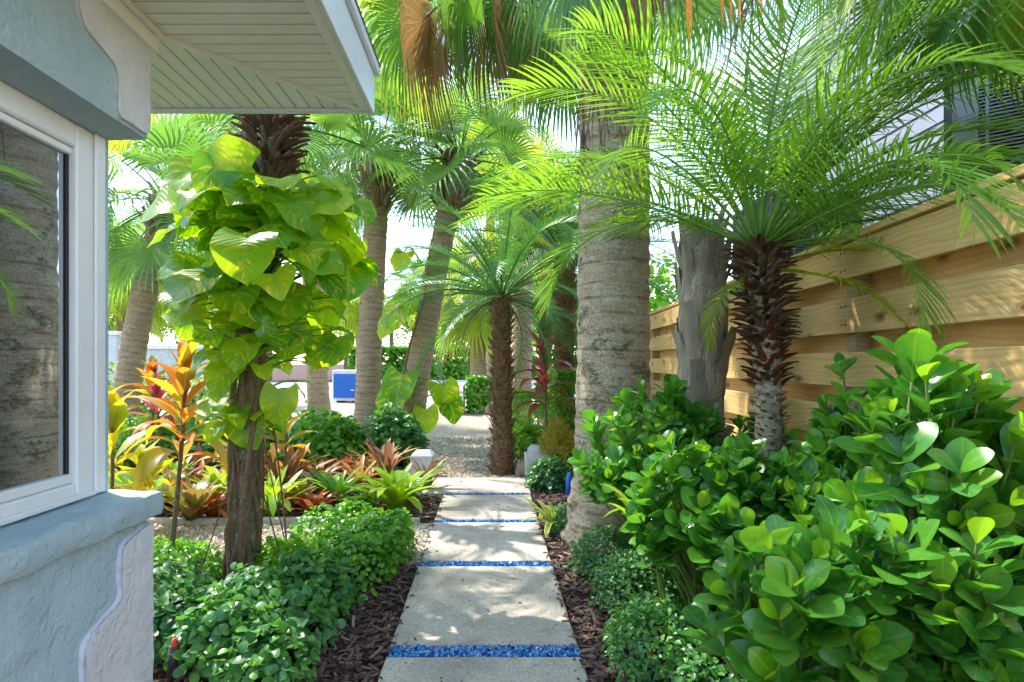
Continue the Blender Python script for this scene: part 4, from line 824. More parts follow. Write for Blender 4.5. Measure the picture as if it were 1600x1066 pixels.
for i in range(36):                              # roots twisting down the trunk and hanging free
    t0 = rr.uniform(.25, .62); t1 = rr.uniform(0, .12); az = rr.uniform(0, 6.28); tw = rr.normal(0, 1.8); a = Acc(); P = []
    free = rr.rand() < .22
    for k in range(16):
        s = k / 15; t = t0 + (t1 - t0) * s; p = on_v(max(0, t)); an = az + tw * s + .3 * math.sin(s * 9 + i); r_ = .064 * (1 + .6 * math.exp(-p[2] / .28)) + .008 + .012 * math.sin(s * 11 + i * 2)
        if free: r_ += .22 * s * rr.uniform(.85, 1.0) if k else 0
        P.append(p + np.array([math.cos(an), math.sin(an), 0]) * r_)
    if free: P = curve(P[0], (P[0] + P[-1]) / 2 + np.array([math.cos(az) * .07, math.sin(az) * .07, .0]), P[-1] + np.array([0, 0, .03 - P[-1][2]]), 14)
    th = rr.uniform(.003, .006) if free else rr.choice([.005, .008, .012, .017]); tube(a, P, [th] * len(P), 6, 0, .25, i); apart('root', a, M['root'], po)
for i in range(3):                               # the climbing stems
    a = Acc(); P = [on_v(.2 + .7 * s) + np.array([math.cos(i * 2 + 3 + s * 2), math.sin(i * 2 + 3 + s * 2), 0]) * .09 for s in np.linspace(0, 1, 22)]; tube(a, P, .018, 8, 0, .2, i); apart('stem', a, M['root'], po)
# ------------------------------------------------------------------ clusia shrubs on the right
CLM = [tmesh(t_, M['clusia'], 'leaf') for t_ in obov]; CLY = [tmesh(t_, M['clusia_young'], 'leaf') for t_ in obov]
def clusia(label, base, blobs, ntip, ll, seed, spikes=()):
    rr = np.random.RandomState(seed); root = thing('clusia_shrub', label, 'shrub', tuple(base), 'clusia shrubs along the fence'); L = []; stems = Acc(); b = np.array(base, float)
    tot = sum(r_[0] * r_[2] for _, r_ in blobs)
    tips = []
    for c, r_ in blobs:
        for i in range(int(ntip * r_[0] * r_[2] / tot)):
            v = nrm(rr.normal(size=3)); v[2] = abs(v[2]) * 1.1 - .35; v[1] -= .25; v = nrm(v); f = rr.uniform(.45, 1.0) ** .5
            tips.append((np.array(c) + v * np.array(r_) * f, nrm(v * .8 + np.array([0, 0, .75]) + rr.normal(0, .2, 3)), np.array(c)))
    for s_ in spikes: tips.append((np.array(s_), nrm(np.array([rr.normal(0, .2), rr.normal(0, .2) - .1, 1])), np.array(s_) - np.array([0, 0, .4])))
    for tip, sd, c in tips:
        tip[2] = max(tip[2], .1); root_p = b + (np.array([c[0], c[1], 0]) - b) * .6 + rr.normal(0, .05, 3) * np.array([1, 1, 0]) + np.array([0, 0, .05])
        tube(stems, curve(root_p, tip - sd * .35, tip, 6), [.012, .010, .008, .006, .005, .004], 5)
        npair = rr.randint(3, 6); ph = rr.uniform(0, 6.28); s0 = ll * rr.uniform(.7, 1.3)
        e1 = nrm(cr3(sd, (.3, .8, .2))); e2 = cr3(sd, e1)
        for k in range(npair):
            yng = (k == npair - 1 and rr.rand() < .7) or (k == npair - 2 and rr.rand() < .12); an = (.95 - .35 * k / max(1, npair - 1)) if not yng else rr.uniform(.25, .6)
            for s in (0, math.pi):
                if rr.rand() < .06: continue
                q_ = ph + k * math.pi / 2 + s + rr.normal(0, .15); pd = e1 * math.cos(q_) + e2 * math.sin(q_); a_ = an + rr.normal(0, .15); d = sd * math.cos(a_) + pd * math.sin(a_)
                sc = s0 * ((.95 + .07 * (npair - k)) if not yng else rr.uniform(.6, .85)) * rr.uniform(.85, 1.12)
                L.append((frame(tip - sd * (npair - 1 - k) * ll * .33, d, sd - pd * .2, sc), yng, rr.randint(4)))
    apart('stems', stems, M['stem_green'], root)
    L.sort(key=lambda e: (e[0][0, 3] - 0) ** 2 + e[0][1, 3] ** 2 + (e[0][2, 3] - H) ** 2)
    for m, y_, k in L[:300]: part('leaf', (CLY if y_ else CLM)[k], root, m)
    rest = L[300:]
    if rest:
        a = Acc()
        for k in range(4): a.inst(obov[k], [e[0] for e in rest if e[2] == k], rr.rand(sum(e[2] == k for e in rest)))
        apart('leaf_mass', a, M['clusia'], root, True, True)
    return root
clusia('clusia shrub hugging the thick grey palm, farthest of the glossy shrubs', (1.25, 3.75, 0), [((1.05, 3.7, .75), (.46, .4, .55)), ((1.45, 3.5, .72), (.38, .35, .46))], 260, .097, 1)
clusia('clusia shrub leaning over the low groundcover beside the path', (1.15, 2.9, 0), [((1.08, 2.85, .62), (.38, .34, .44)), ((1.3, 2.8, .5), (.3, .3, .4))], 150, .1, 2, [(.78, 2.7, .55), (.72, 2.85, .75)])
clusia('sparse clusia shrub against the fence right of the feathery palm', (1.78, 2.75, 0), [((1.72, 2.75, .85), (.2, .3, .42)), ((1.5, 2.62, .66), (.3, .25, .36)), ((1.36, 2.35, .5), (.25, .25, .34))], 190, .1, 3, [(1.68, 2.75, 1.38)])
clusia('tall clusia shrub at right edge rising highest against the fence', (1.5, 1.9, 0), [((1.42, 1.85, .95), (.26, .3, .46)), ((1.66, 1.8, .85), (.24, .3, .46))], 100, .114, 4, [(1.33, 1.8, 1.42), (1.42, 1.75, 1.3), (1.62, 1.85, 1.3)])
clusia('clusia shrub in the lower right foreground with widest nearest leaves', (1.05, 1.75, 0), [((.98, 1.72, .62), (.34, .26, .36)), ((1.28, 1.62, .6), (.24, .24, .36))], 84, .116, 5, [(.9, 1.6, .86), (1.12, 1.55, .86)])
# ------------------------------------------------------------------ low shrubs and hedges
SM = {}
def leafy(name, label, cat, base, vol, n_, tpl, size, mk, seed, group=None, up=.7, nparts=0, stems=8, jit=.45):
    # vol: ('box', lo, hi, roughness) or ('ell', centre, radii): leaves crowd the outer skin
    rr = np.random.RandomState(seed); root = thing(name, label, cat, tuple(base), group); L = []
    vols = vol if isinstance(vol, list) else [vol]; ar = [np.prod(np.sort(np.array(v[2]) - np.array(v[1]) if v[0] == 'box' else np.array(v[2]))[1:]) for v in vols]
    for v, w_ in zip(vols, np.array(ar) / sum(ar)):
        k = 0
        while k < n_ * w_:
            if v[0] == 'box':
                lo, hi = np.array(v[1]), np.array(v[2]); p = rr.uniform(lo, hi); fl = rr.rand(); dim = hi - lo; A = np.array([dim[1] * dim[2], dim[0] * dim[2], dim[0] * dim[1] * 1.2]); ax = rr.choice(3, p=A / A.sum()); sg = 1 if (ax == 2 or rr.rand() > (.8 if ax == 1 else .5)) else -1
                if ax == 1: sg = -sg
                nv = np.zeros(3); nv[ax] = sg; p[ax] = (hi if sg > 0 else lo)[ax] - sg * abs(rr.normal(0, .045)) * (1 + size * 5)
                c_ = (lo + hi) / 2; bm_ = noise.noise(Vector(p * 3.1 + seed)); p = p + nv * bm_ * v[3]
                p = p - np.sign(p - c_) * np.clip(np.abs(p - c_) / (dim / 2) - .8, 0, 1) * np.roll(np.clip(np.abs(p - c_) / (dim / 2) - .6, 0, 1), 1) * dim * .25
                nv = nrm(nv + (p - c_) / dim * .7)
            else:
                c_, r_ = np.array(v[1]), np.array(v[2]); nv = nrm(rr.normal(size=3)); nv[2] = abs(nv[2]) if rr.rand() < .8 else nv[2]; f = rr.uniform(.3, 1) ** .35; bm_ = 1 + .22 * noise.noise(Vector(nv * 2.3 + seed))
                p = c_ + nv * r_ * f * bm_
            if p[2] < .015: p[2] = rr.uniform(.015, .06)
            k += 1; nn = nrm(nv + np.array([0, 0, up]) + rr.normal(0, jit, 3)); t1 = nrm(cr3(nn, rr.normal(size=3)) + nv * .5); L.append((frame(p, t1, nn, size * rr.uniform(.7, 1.25)), rr.rand()))
    L.sort(key=lambda e: e[0][0, 3] ** 2 + e[0][1, 3] ** 2 + (e[0][2, 3] - H) ** 2)
    if nparts:
        key = (id(tpl), mk)
        if key not in SM: SM[key] = tmesh(tpl, M[mk], 'leaf')
        for m, _ in L[:nparts]: part('leaf', SM[key], root, m)
    rest = L[nparts:]; a = Acc(); a.inst(tpl, [e[0] for e in rest], np.array([e[1] for e in rest])); apart('leaf_mass', a, M[mk], root, True, True)
    if stems:
        a = Acc(); b = np.array(base, float)
        for i in range(stems):
            tgt = L[rr.randint(len(L))][0][:3, 3]; g0 = np.array([b[0] + (tgt[0] - b[0]) * .5, b[1] + (tgt[1] - b[1]) * .5, 0]); tube(a, curve(g0, (g0 + tgt) / 2 + np.array([0, 0, .05]), tgt, 5), [.008, .006, .005, .004, .003], 5)
        apart('stems', a, M['stem_brown'], root)
    return root
LG = 'low groundcover shrubs beside the path'
leafy('groundcover_shrub', 'bright green clipped low shrub beside the path near red bromeliad', 'shrub', (-.85, 4.0, 0), [('box', (-1.12, 3.6, 0), (-.60, 4.35, .31), .12), ('ell', (-.92, 3.55, .1), (.28, .3, .27)), ('ell', (-.78, 3.95, .12), (.2, .3, .25)), ('ell', (-1.2, 4.2, .1), (.25, .25, .26))], 4800, rnd_leaf, .034, 'bright_leaf', 1, LG, nparts=120)
leafy('groundcover_shrub', 'dark blue green round leaved low shrub in left foreground', 'shrub', (-1.1, 2.7, 0), [('ell', (-1.0, 3.2, .08), (.28, .26, .26)), ('ell', (-1.22, 2.95, .08), (.25, .26, .27)), ('ell', (-.95, 2.82, .08), (.2, .22, .23)), ('ell', (-1.18, 2.62, .08), (.26, .2, .27)), ('ell', (-.95, 2.48, .08), (.2, .22, .2)), ('ell', (-1.35, 2.78, .06), (.15, .2, .16))], 3600, rnd_leaf, .042, 'round_leaf', 2, LG, nparts=300)
leafy('groundcover_shrub', 'dark low shrub between house corner and vine wrapped trunk', 'shrub', (-1.75, 2.95, 0), [('ell', (-1.72, 3.0, .1), (.28, .3, .22)), ('ell', (-1.5, 2.75, .08), (.16, .2, .24))], 1300, rnd_leaf, .042, 'dark_leaf', 3, LG, nparts=80)
leafy('groundcover_shrub', 'light green ferny groundcover next to the gravel side path', 'shrub', (-2.0, 3.7, 0), [('ell', (-2.1, 3.65, .05), (.5, .3, .2)), ('ell', (-1.35, 3.75, .05), (.3, .22, .16))], 2200, ell_leaf, .05, 'bright_leaf', 4, LG)
leafy('groundcover_shrub', 'small yellow green shrub at the foot of vine wrapped trunk', 'shrub', (-1.3, 3.55, 0), [('ell', (-1.22, 3.5, .08), (.2, .2, .26))], 330, ell_leaf, .075, 'lime_leaf', 5, LG)
leafy('groundcover_shrub', 'dark fine leaved low shrub right of path below the clusia', 'shrub', (.8, 3.5, 0), [('ell', (.76, 3.75, .08), (.24, .35, .25)), ('ell', (.82, 3.2, .08), (.25, .32, .28))], 3600, small_leaf, .028, 'dark_leaf', 6, LG)
leafy('groundcover_shrub', 'green fine leaved low shrub at bottom centre right of path', 'shrub', (.82, 2.6, 0), [('ell', (.76, 2.62, .06), (.26, .3, .25)), ('ell', (1.0, 2.4, .06), (.25, .3, .25))], 3600, small_leaf, .028, 'round_leaf', 7, LG)
leafy('groundcover_shrub', 'small dark shrub at path edge behind variegated bromeliad', 'shrub', (.66, 4.85, 0), [('ell', (.68, 4.72, .05), (.2, .2, .2))], 1000, small_leaf, .032, 'dark_leaf', 8, LG)
leafy('groundcover_shrub', 'dark green mound shrub in front of right pale box', 'shrub', (.66, 6.35, 0), [('ell', (.66, 6.35, .08), (.26, .25, .27))], 1300, rnd_leaf, .045, 'dark_leaf', 9, LG)
BS = 'leafy green shrubs behind the bromeliads'
for i, (x, y, d, r_, hh, mk, lb) in enumerate([(500, 735, 7.6, .55, .62, 'bright_leaf', 'rounded green shrub left of the grey trunks behind bromeliads'), (612, 720, 8.0, .42, .62, 'round_leaf', 'glossy green shrub at foot of the leaning palm trunk'), (425, 735, 8.0, .45, .55, 'bright_leaf', 'green shrub glimpsed behind the vine wrapped trunk'), (330, 730, 8.4, .6, .6, 'bright_leaf', 'light green shrub behind the orange ti plant'), (215, 740, 8.2, .7, .5, 'lime_leaf', 'yellow green shrub just right of the window frame'), (270, 690, 11.5, .9, 1.1, 'tree_leaf', 'tall green shrub before the low white wall'), (380, 690, 11.0, .8, 1.0, 'bright_leaf', 'big green shrub beyond the vine wrapped trunk'), (180, 690, 12.0, .8, 1.2, 'tree_leaf', 'tall shrub at the far left end of white wall')]):
    c_ = px(x, y, d); leafy('garden_shrub', lb, 'shrub', (c_.x, d, 0), [('ell', (c_.x, d, .15), (r_, r_, hh)), ('ell', (c_.x + r_ * .5, d + .2, .1), (r_ * .6, r_ * .6, hh * .8))], 1500, ell_leaf, .12, mk, 20 + i, BS, stems=10)
HG = 'clipped hedges around the drive'
leafy('hedge', 'far clipped green hedge across the road', 'hedge', (-4, 46, 0), ('box', (-11, 45, 0), (3.5, 47, 2.55), .25), 9000, rnd_leaf, .26, 'bright_leaf', 30, HG, stems=0)
leafy('hedge', 'clipped square hedge beside the white gate panel', 'hedge', (-.1, 16.4, 0), ('box', (-.62, 15.9, 0), (.4, 16.8, 1.0), .06), 2200, rnd_leaf, .085, 'bright_leaf', 31, HG)
leafy('hedge', 'tiny lime bush left of the white gate panel', 'hedge', (-1.0, 16.8, 0), ('box', (-1.2, 16.4, 0), (-.82, 16.9, .42), .04), 500, rnd_leaf, .07, 'lime_leaf', 32, HG)
leafy('hedge', 'low lime green hedge right of the dark rough trunk', 'hedge', (.8, 9.2, 0), ('box', (.36, 8.6, 0), (1.15, 9.9, .95), .08), 5200, ell_leaf, .06, 'lime_leaf', 33, HG)
leafy('hedge', 'tall bright hedge beside the thick grey palm trunk', 'hedge', (1.1, 7.9, 0), ('box', (.87, 7.5, 0), (1.5, 8.3, 1.3), .08), 4400, ell_leaf, .055, 'bright_leaf', 34, HG)
leafy('fern', 'golden feathery fern above the right pale box', 'fern', (.82, 7.0, 0), ('ell', (.82, 7.05, .32), (.2, .2, .36)), 1500, gridleaf(lambda t: .5 * (1 - t) + .05, 1, .16, 2, 2, .1, .5), .1, 'gold_leaf', 35)
leafy('fern', 'light green ferny plant at foot of low lime hedge', 'fern', (.5, 8.2, 0), ('ell', (.5, 8.2, .2), (.26, .2, .3)), 400, gridleaf(lambda t: .5 * (1 - t) + .05, 1, .2, 3, 2, .1, .8), .18, 'lime_leaf', 36)
# ------------------------------------------------------------------ bromeliads
BR = {}
def bromeliad(label, x, y, L_, n_, mk, seed, open_=1.0, wid=1.0, group='bromeliads in the bark mulch', nm='bromeliad', d=None, z=.02, tight=False):
    rr = np.random.RandomState(seed); b = gd(x, y) if d is None else Vector((px(x, y, d).x, d, 0)); root = thing(nm, label, 'bromeliad', tuple(b), group)
    if mk not in BR: BR[mk] = [tmesh(t_, M[mk], 'leaf') for t_ in BROM]
    for i in range(n_):
        t = i / n_; el = R(85 - 62 * (t ** .8) * open_) + rr.normal(0, .08); az = i * 2.3998 + rr.normal(0, .2); o = np.array([math.cos(az), math.sin(az), 0]); dv = o * math.cos(el) + np.array([0, 0, math.sin(el)])
        s = L_ * (1.0 - .35 * (1 - t) ** 2) * rr.uniform(.82, 1.15); k = rr.choice([0, 1, 3, 2], p=[.4, .3, .2, .1]); up = np.array([0, 0, 1]) - o * .8
        part('leaf', BR[mk][k], root, frame(np.array(b) + np.array([0, 0, z]) + o * .02, dv, up, (s * wid * rr.uniform(1.15, 1.5), s, s)))
    return root
bromeliad('large bright lime bromeliad at the path edge', 618, 800, .62, 34, 'brom_lime', 1)
bromeliad('light green upright bromeliad between red and lime ones', 525, 792, .48, 24, 'brom_green', 2, .75)
bromeliad('small red orange bromeliad on bark mulch', 490, 806, .36, 22, 'brom_red', 3, 1.0, 1.1)
bromeliad('lime bromeliad just right of the vine wrapped trunk', 425, 806, .55, 24, 'brom_lime', 4, .85)
bromeliad('big olive and brown bromeliad behind thin ti stem', 300, 818, .62, 28, 'brom_olive', 5, .95, .9)
bromeliad('bronze bromeliad with broad arching leaves behind vine trunk', 445, 775, .68, 24, 'brom_bronze', 6, .95)
bromeliad('spiky orange bromeliad in front of grey palm trunks', 588, 752, .58, 24, 'brom_orange', 7, .8, .7)
bromeliad('withered grey brown bromeliad spike behind the lime one', 604, 762, .6, 16, 'brom_brown', 8, .4, .8)
bromeliad('dark brown pointed bromeliad beside left pale box', 668, 768, .48, 14, 'brom_brown', 9, .7, .8)
bromeliad('yellow green bromeliad leaves left of the vine wrapped trunk', 345, 792, .6, 22, 'brom_lime', 10, .85, .8)
bromeliad('reddish brown bromeliad beyond the window sill end', 262, 795, .55, 22, 'brom_bronze', 11, .9)
bromeliad('purple red bromeliad low behind left shrubs', 305, 745, .5, 20, 'brom_red', 12, .9)
bromeliad('small red bromeliad near the foot of tan trunk', 545, 715, .4, 18, 'brom_red', 14, .9)
bromeliad('yellow and cream variegated bromeliad by right path edge', 866, 830, .36, 30, 'brom_cream', 13, 1.0, .85)
bromeliad('short olive bromeliad in front of the bronze one', 462, 795, .42, 22, 'brom_olive', 16, .95)
bromeliad('orange bromeliad between lime one and the path corner', 560, 770, .45, 22, 'brom_orange', 17, .9)
bromeliad('green bromeliad near the concrete edging at far left', 232, 806, .5, 22, 'brom_green', 18, .9)
bromeliad('lime bromeliad behind the olive one near thin stem', 372, 770, .55, 22, 'brom_lime', 19, .9)
for i, (x, y, L_, mk, lb) in enumerate([(330, 812, .4, 'brom_red', 'small red bromeliad at the edging below the thin ti stem'), (395, 765, .5, 'brom_orange', 'orange bromeliad directly behind the vine wrapped trunk'), (500, 765, .5, 'brom_bronze', 'bronze bromeliad behind the light green upright one'), (275, 770, .55, 'brom_lime', 'lime bromeliad behind the big olive one'), (200, 790, .55, 'brom_lime', 'lime bromeliad peeking out beside the window frame'), (540, 748, .45, 'brom_red', 'dull red bromeliad in front of green shrub'), (640, 782, .38, 'brom_green', 'small green bromeliad tucked beside the lime path edge one'), (310, 780, .5, 'brom_red', 'red brown bromeliad left behind the vine roots'), (570, 800, .34, 'brom_green', 'small green bromeliad between red one and lime path edge one')]):
    bromeliad(lb, x, y, L_, 22, mk, 40 + i, .95)
bromeliad('narrow bright green spear leaves poking out of the far clusia', 1010, 850, .55, 9, 'brom_lime', 15, .45, .5, d=3.05, z=.38, nm='spear_plant')
# ------------------------------------------------------------------ ti plants
TIM = {}
def ti_plant(label, base, top, n_, L_, mk, seed, spread=.5, wid=1.0, r_=.014, group='ti plants with coloured leaves', low=.35):
    rr = np.random.RandomState(seed); root = thing('ti_plant', label, 'ti plant', tuple(base), group); b = np.array(base, float); t_ = np.array(top, float)
    if mk not in TIM: TIM[mk] = [tmesh(q_, M[mk], 'leaf') for q_ in TI]
    a = Acc(); pts = curve(b, (b + t_) / 2 + np.array([.03, 0, 0]), t_, 14); tube(a, pts, [r_ * 1.2] * 6 + [r_] * 8, 8, 0, .15, seed); apart('stem', a, M['stem_brown'], root)
    for i in range(n_):
        t = i / n_; el = R(88 - 95 * t); az = i * 2.3998 + rr.normal(0, .25); o = np.array([math.cos(az), math.sin(az), 0]); d = o * math.cos(el) + np.array([0, 0, math.sin(el)]); p = t_ - (t_ - b) * t * low; s = L_ * rr.uniform(.75, 1.15) * (.75 + .25 * t ** .5)
        part('leaf', TIM[mk][rr.choice([0, 1, 2, 3], p=[.4, .3, .15, .15])], root, frame(p, d, np.array([0, 0, 1]) - o * .6 + rr.normal(0, .15, 3), (s * wid, s, s)))
    return root
ti_plant('orange and red ti plant with thin stem beside vine wrapped trunk', gd(262, 905), np.array(px(290, 590, 3.75)), 30, .46, 'ti_orange', 1, wid=.85, low=.42)
ti_plant('yellow broad leaved ti plant against the window frame edge', gd(170, 850), np.array(px(175, 660, 4.4)), 20, .5, 'ti_yellow', 2, wid=1.2, low=.6)
ti_plant('low yellow green ti plant just above the window sill end', gd(225, 830), np.array(px(222, 735, 4.7)), 18, .46, 'ti_yellow', 3, wid=1.15, low=.7)
ti_plant('pink red ti plant behind the orange one', gd(250, 760), np.array(px(245, 625, 6.2)), 18, .4, 'ti_pink', 4, wid=.9)
ti_plant('dark red ti plant above the tall hedge by thick palm', (.70, 7.35, 0), np.array(px(852, 540, 7.35)), 36, .6, 'ti_red', 5, wid=.9, low=.5)
ti_plant('red and green ti plant half hidden behind thick grey palm', (1.25, 8.7, 0), np.array(px(893, 545, 8.7)), 20, .5, 'ti_red', 6, wid=.9, low=.4)
ti_plant('bronze ti plant low behind vine wrapped trunk', gd(440, 770), np.array(px(447, 660, 6.2)), 14, .45, 'ti_orange', 7, wid=1.0, low=.6)
ti_plant('tall red green ti plant near curved trunk at far left', gd(235, 735), np.array(px(238, 590, 7.4)), 22, .5, 'ti_orange', 8, wid=.9)
ti_plant('yellow ti plant right behind the vine wrapped trunk', gd(360, 765), np.array(px(362, 665, 6.3)), 18, .45, 'ti_yellow', 9, wid=1.0, low=.5)
# hanging leaves of a small vine on the leaning palm
sv_ = thing('climbing_vine', 'small vine with pale green drooping leaves on the leaning palm', 'vine', (-1.42, 9.7, 0)); rr = np.random.RandomState(4)
a = Acc(); tube(a, [np.array(px(x, y, 9.72)) for x, y in ((618, 690), (622, 620), (640, 540), (662, 470), (672, 400))], .022, 7, 0, .2); apart('stem', a, M['root'], sv_)
for (x, y, s, dx) in [(628, 585, .6, -.2), (618, 610, .55, -.3), (690, 600, .5, .3), (700, 625, .45, .4), (665, 640, .42, .1), (625, 480, .5, -.4), (640, 460, .45, -.2), (612, 500, .4, -.6), (632, 395, .4, -.3)]:
    lf = part('leaf', HM[rr.randint(4)], sv_, frame(np.array(px(x, y, 9.6)), (dx, -.3, -1), (dx, -1, .4), s)); mw = WM[lf.name]; a = Acc(); tube(a, curve(np.array(px(640 + (y < 500) * 20, y + 20, 9.72)), np.array(px((x + 645) / 2, y - 25, 9.65)), np.array(px(x, y, 9.6)), 6), .012, 5)
    V, Q, U, Rn = a.tpl(); V = (np.linalg.inv(mw) @ np.column_stack([V, np.ones(len(V))]).T).T[:, :3]; part('leaf_stalk', mesh_from('leaf_stalk', V, Q, U, Rn, M['stem_green']), lf, mw)
# ------------------------------------------------------------------ boxes, lights, rocks
def pale_box(label, x0, x1, d, z1, grp='pale concrete boxes flanking the path end'):
    X0, X1 = (x0 - VX) / F * d, (x1 - VX) / F * d; t_ = thing('concrete_post', label, 'post', ((X0 + X1) / 2, d, 0), grp); w_ = X1 - X0
    bp('body', (X0, d, -.02), (X1, d + w_, z1 - .03), M['pale_concrete'], t_, .01)
    a = Acc(); i_ = .05; lo = [(X0 - .0, d - .0, z1 - .03), (X1 + .0, d, z1 - .03), (X1, d + w_, z1 - .03), (X0, d + w_, z1 - .03)]; hi = [(X0 + i_, d + i_, z1 + .02), (X1 - i_, d + i_, z1 + .02), (X1 - i_, d + w_ - i_, z1 + .02), (X0 + i_, d + w_ - i_, z1 + .02)]
    a.raw(lo + hi, [(4, 5, 6, 7)] + [(i, (i + 1) % 4, 4 + (i + 1) % 4, 4 + i) for i in range(4)], [(0, 0)] * 8); apart('cap', a, M['pale_concrete'], t_, False)
pale_box('pale blue grey concrete post left of the path end', 641, 676, 7.0, .30); pale_box('pale blue grey concrete post right of the path end', 826, 858, 7.0, .37)
bp('side_box', (.43, 7.0, -.02), (.479, 7.2, .30), M['pale_concrete'], [o for o in C.objects if o.get('label', '').startswith('pale blue grey concrete post right')][0], .006)
def rock(label, c, r_, seed):
    a = Acc(); P = []; n_ = 14
    V = []; U = []
    for i in range(9):
        for j in range(n_ + 1):
            th = math.pi * i / 8; ph = 2 * math.pi * (j % n_) / n_; v = Vector((math.sin(th) * math.cos(ph), math.sin(th) * math.sin(ph), math.cos(th))); k = 1 + .35 * noise.noise(v * 1.7 + Vector((seed, 0, 0))); V.append((c[0] + v.x * r_[0] * k, c[1] + v.y * r_[1] * k, c[2] + v.z * r_[2] * k)); U.append((j, i))
    a.raw(V, [(i * 15 + j, (i + 1) * 15 + j, (i + 1) * 15 + j + 1, i * 15 + j + 1) for i in range(8) for j in range(n_)], U)
    o = part('rock', a.mesh('rock', M['rock'], False, c), None, np.array(Matrix.Translation(c))); o['label'] = label; o['category'] = 'rock'; return o
rock('tan rough rock between dark trunk and right pale post', (.40, 7.12, .08), (.075, .07, .14), 2); rock('dark rock at foot of the clipped square hedge', (.12, 15.7, .12), (.24, .16, .22), 5)
def stake_light(label, p, lean, ht):
    t_ = thing('stake_light', label, 'garden light', p, 'black stake lights in the beds'); p = np.array(p); top = p + np.array([lean, 0, ht]); a = Acc()
    tube(a, [p, p + (top - p) * .35, p + (top - p) * .36, top], [.008, .009, .02, .021], 12, 0, 0, 0, True); apart('body', a, M['black_plastic'], t_)
    a = Acc(); tube(a, [top, top + np.array([0, 0, .012]), top + np.array([0, 0, .03])], [.014, .013, .008], 10, 0, 0, 0, True); apart('cap', a, M['red'], t_)
    a = Acc(); tube(a, [top - np.array([0, 0, .03]), top - np.array([0, 0, .022])], [.0235, .0235], 12); apart('ring', a, M['grey_metal'], t_)
stake_light('black stake light with red cap by the house corner', (-1.36, 2.45, .0), .02, .2); stake_light('black stake light with red cap right of the path', (.70, 2.5, 0), .0, .12)
# string of cable with blue plugs in the clusia
t_ = thing('light_cable', 'dark cable with blue plugs strung through the right clusia', 'cable', (1.3, 1.95, .7)); a = Acc()
cp = [np.array(px(x, y, d)) for x, y, d in ((1345, 860, 1.75), (1375, 850, 1.7), (1400, 832, 1.66), (1430, 830, 1.66), (1470, 848, 1.68), (1530, 850, 1.7), (1570, 856, 1.8))]; tube(a, cp, .0035, 6); tube(a, [p + np.array([0, .01, -.008 * (i % 2)]) for i, p in enumerate(cp)], .003, 6); apart('cord', a, M['wire'], t_)
for (x, y, dx, dy) in ((1400, 830, -10, -14), (1378, 850, -10, 18), (1450, 836, 16, -10)):
    a = Acc(); p = np.array(px(x, y, 1.66)); q_ = np.array(px(x + dx, y + dy, 1.64)); tube(a, [p, p + (q_ - p) * .3, q_], [.007, .008, .005], 8, 0, 0, 0, True); apart('plug', a, M['teal_plastic'], t_)
t_ = thing('junction_box', 'small black box mounted on the straight palm trunk', 'box', tuple(px(577, 424, 10.0))); p = px(577, 424, 10.02)
bp('cover', (p.x - .05, 9.98, p.z - .1), (p.x + .05, 10.06, p.z + .1), M['black_plastic'], t_, .01); bp('strap', (p.x - .052, 9.975, p.z - .02), (p.x + .052, 9.985, p.z + .01), M['rubber'], t_, .002)
t_ = thing('blue_bottle', 'small blue object low beside the thick palm trunk', 'object', (.83, 6.0, 0)); a = Acc(); c_ = np.array((.83, 6.0, 0)); tube(a, [c_ + np.array([0, 0, z]) for z in (0, .01, .2, .24, .26)], [.02, .035, .035, .02, .018], 12, 0, 0, 0, True); apart('body', a, M['blue_paint'], t_)
# ------------------------------------------------------------------ beyond the garden
t_ = thing('gate_panel', 'white gate panel at the end of the gravel drive', 'gate', (-.88, 16, 0)); bp('panel', (-.93, 15.6, -.02), (-.86, 16.5, .78), M['white_paint'], t_, .01); bp('top_rail', (-.94, 15.55, .781), (-.70, 16.55, .82), M['white_paint'], t_, .006); bp('post', (-.76, 16.45, -.02), (-.70, 16.54, .78), M['white_paint'], t_, .004)
bx_ = thing('blue_cabinet', 'bright blue panel in a white frame beyond the tan trunk', 'panel', (-4.9, 20.8, 0)); X0, X1 = -5.6, -4.75
bp('body', (X0 - .06, 20.7, .05), (X1 + .03, 21.5, 1.16), M['white_paint'], bx_, .02); bp('blue_panel', (X0, 20.66, .16), (X1, 20.699, 1.02), M['blue_paint'], bx_, .006); bp('handle', (-4.98, 20.62, .42), (-4.86, 20.655, .46), M['white_paint'], bx_, .006)
for x in (X0 + .15, X1 - .15): bp('foot', (x - .08, 20.8, -.02), (x + .08, 21.6, .049), M['rubber'], bx_, .004)
t_ = thing('garden_wall', 'low white plastered wall with cap at far left', 'wall', (-8.5, 14.5, 0)); bp('wall', (-13, 14.4, -.02), (-7.0, 14.6, 1.75), M['pale_concrete'], t_, .01); bp('cap', (-13, 14.34, 1.751), (-6.95, 14.66, 1.86), M['white_paint'], t_, .01); bp('pillar', (-9.75, 14.3, -.02), (-9.25, 14.72, 2.1), M['pale_concrete'], t_, .01); bp('pillar_cap', (-9.8, 14.25, 2.101), (-9.2, 14.77, 2.2), M['white_paint'], t_, .01)
t_ = thing('white_post', 'white square post behind the orange ti plant', 'post', (-6.4, 13, 0)); bp('post', (-6.55, 13, -.02), (-6.17, 13.35, 1.05), M['white_paint'], t_, .012); bp('cap', (-6.59, 12.96, 1.051), (-6.13, 13.39, 1.13), M['white_paint'], t_, .012)
a = Acc(); box(a, (-11, 43.0, -.02), (5, 43.2, .14), .01); struct('kerb', a, M['pale_concrete'])
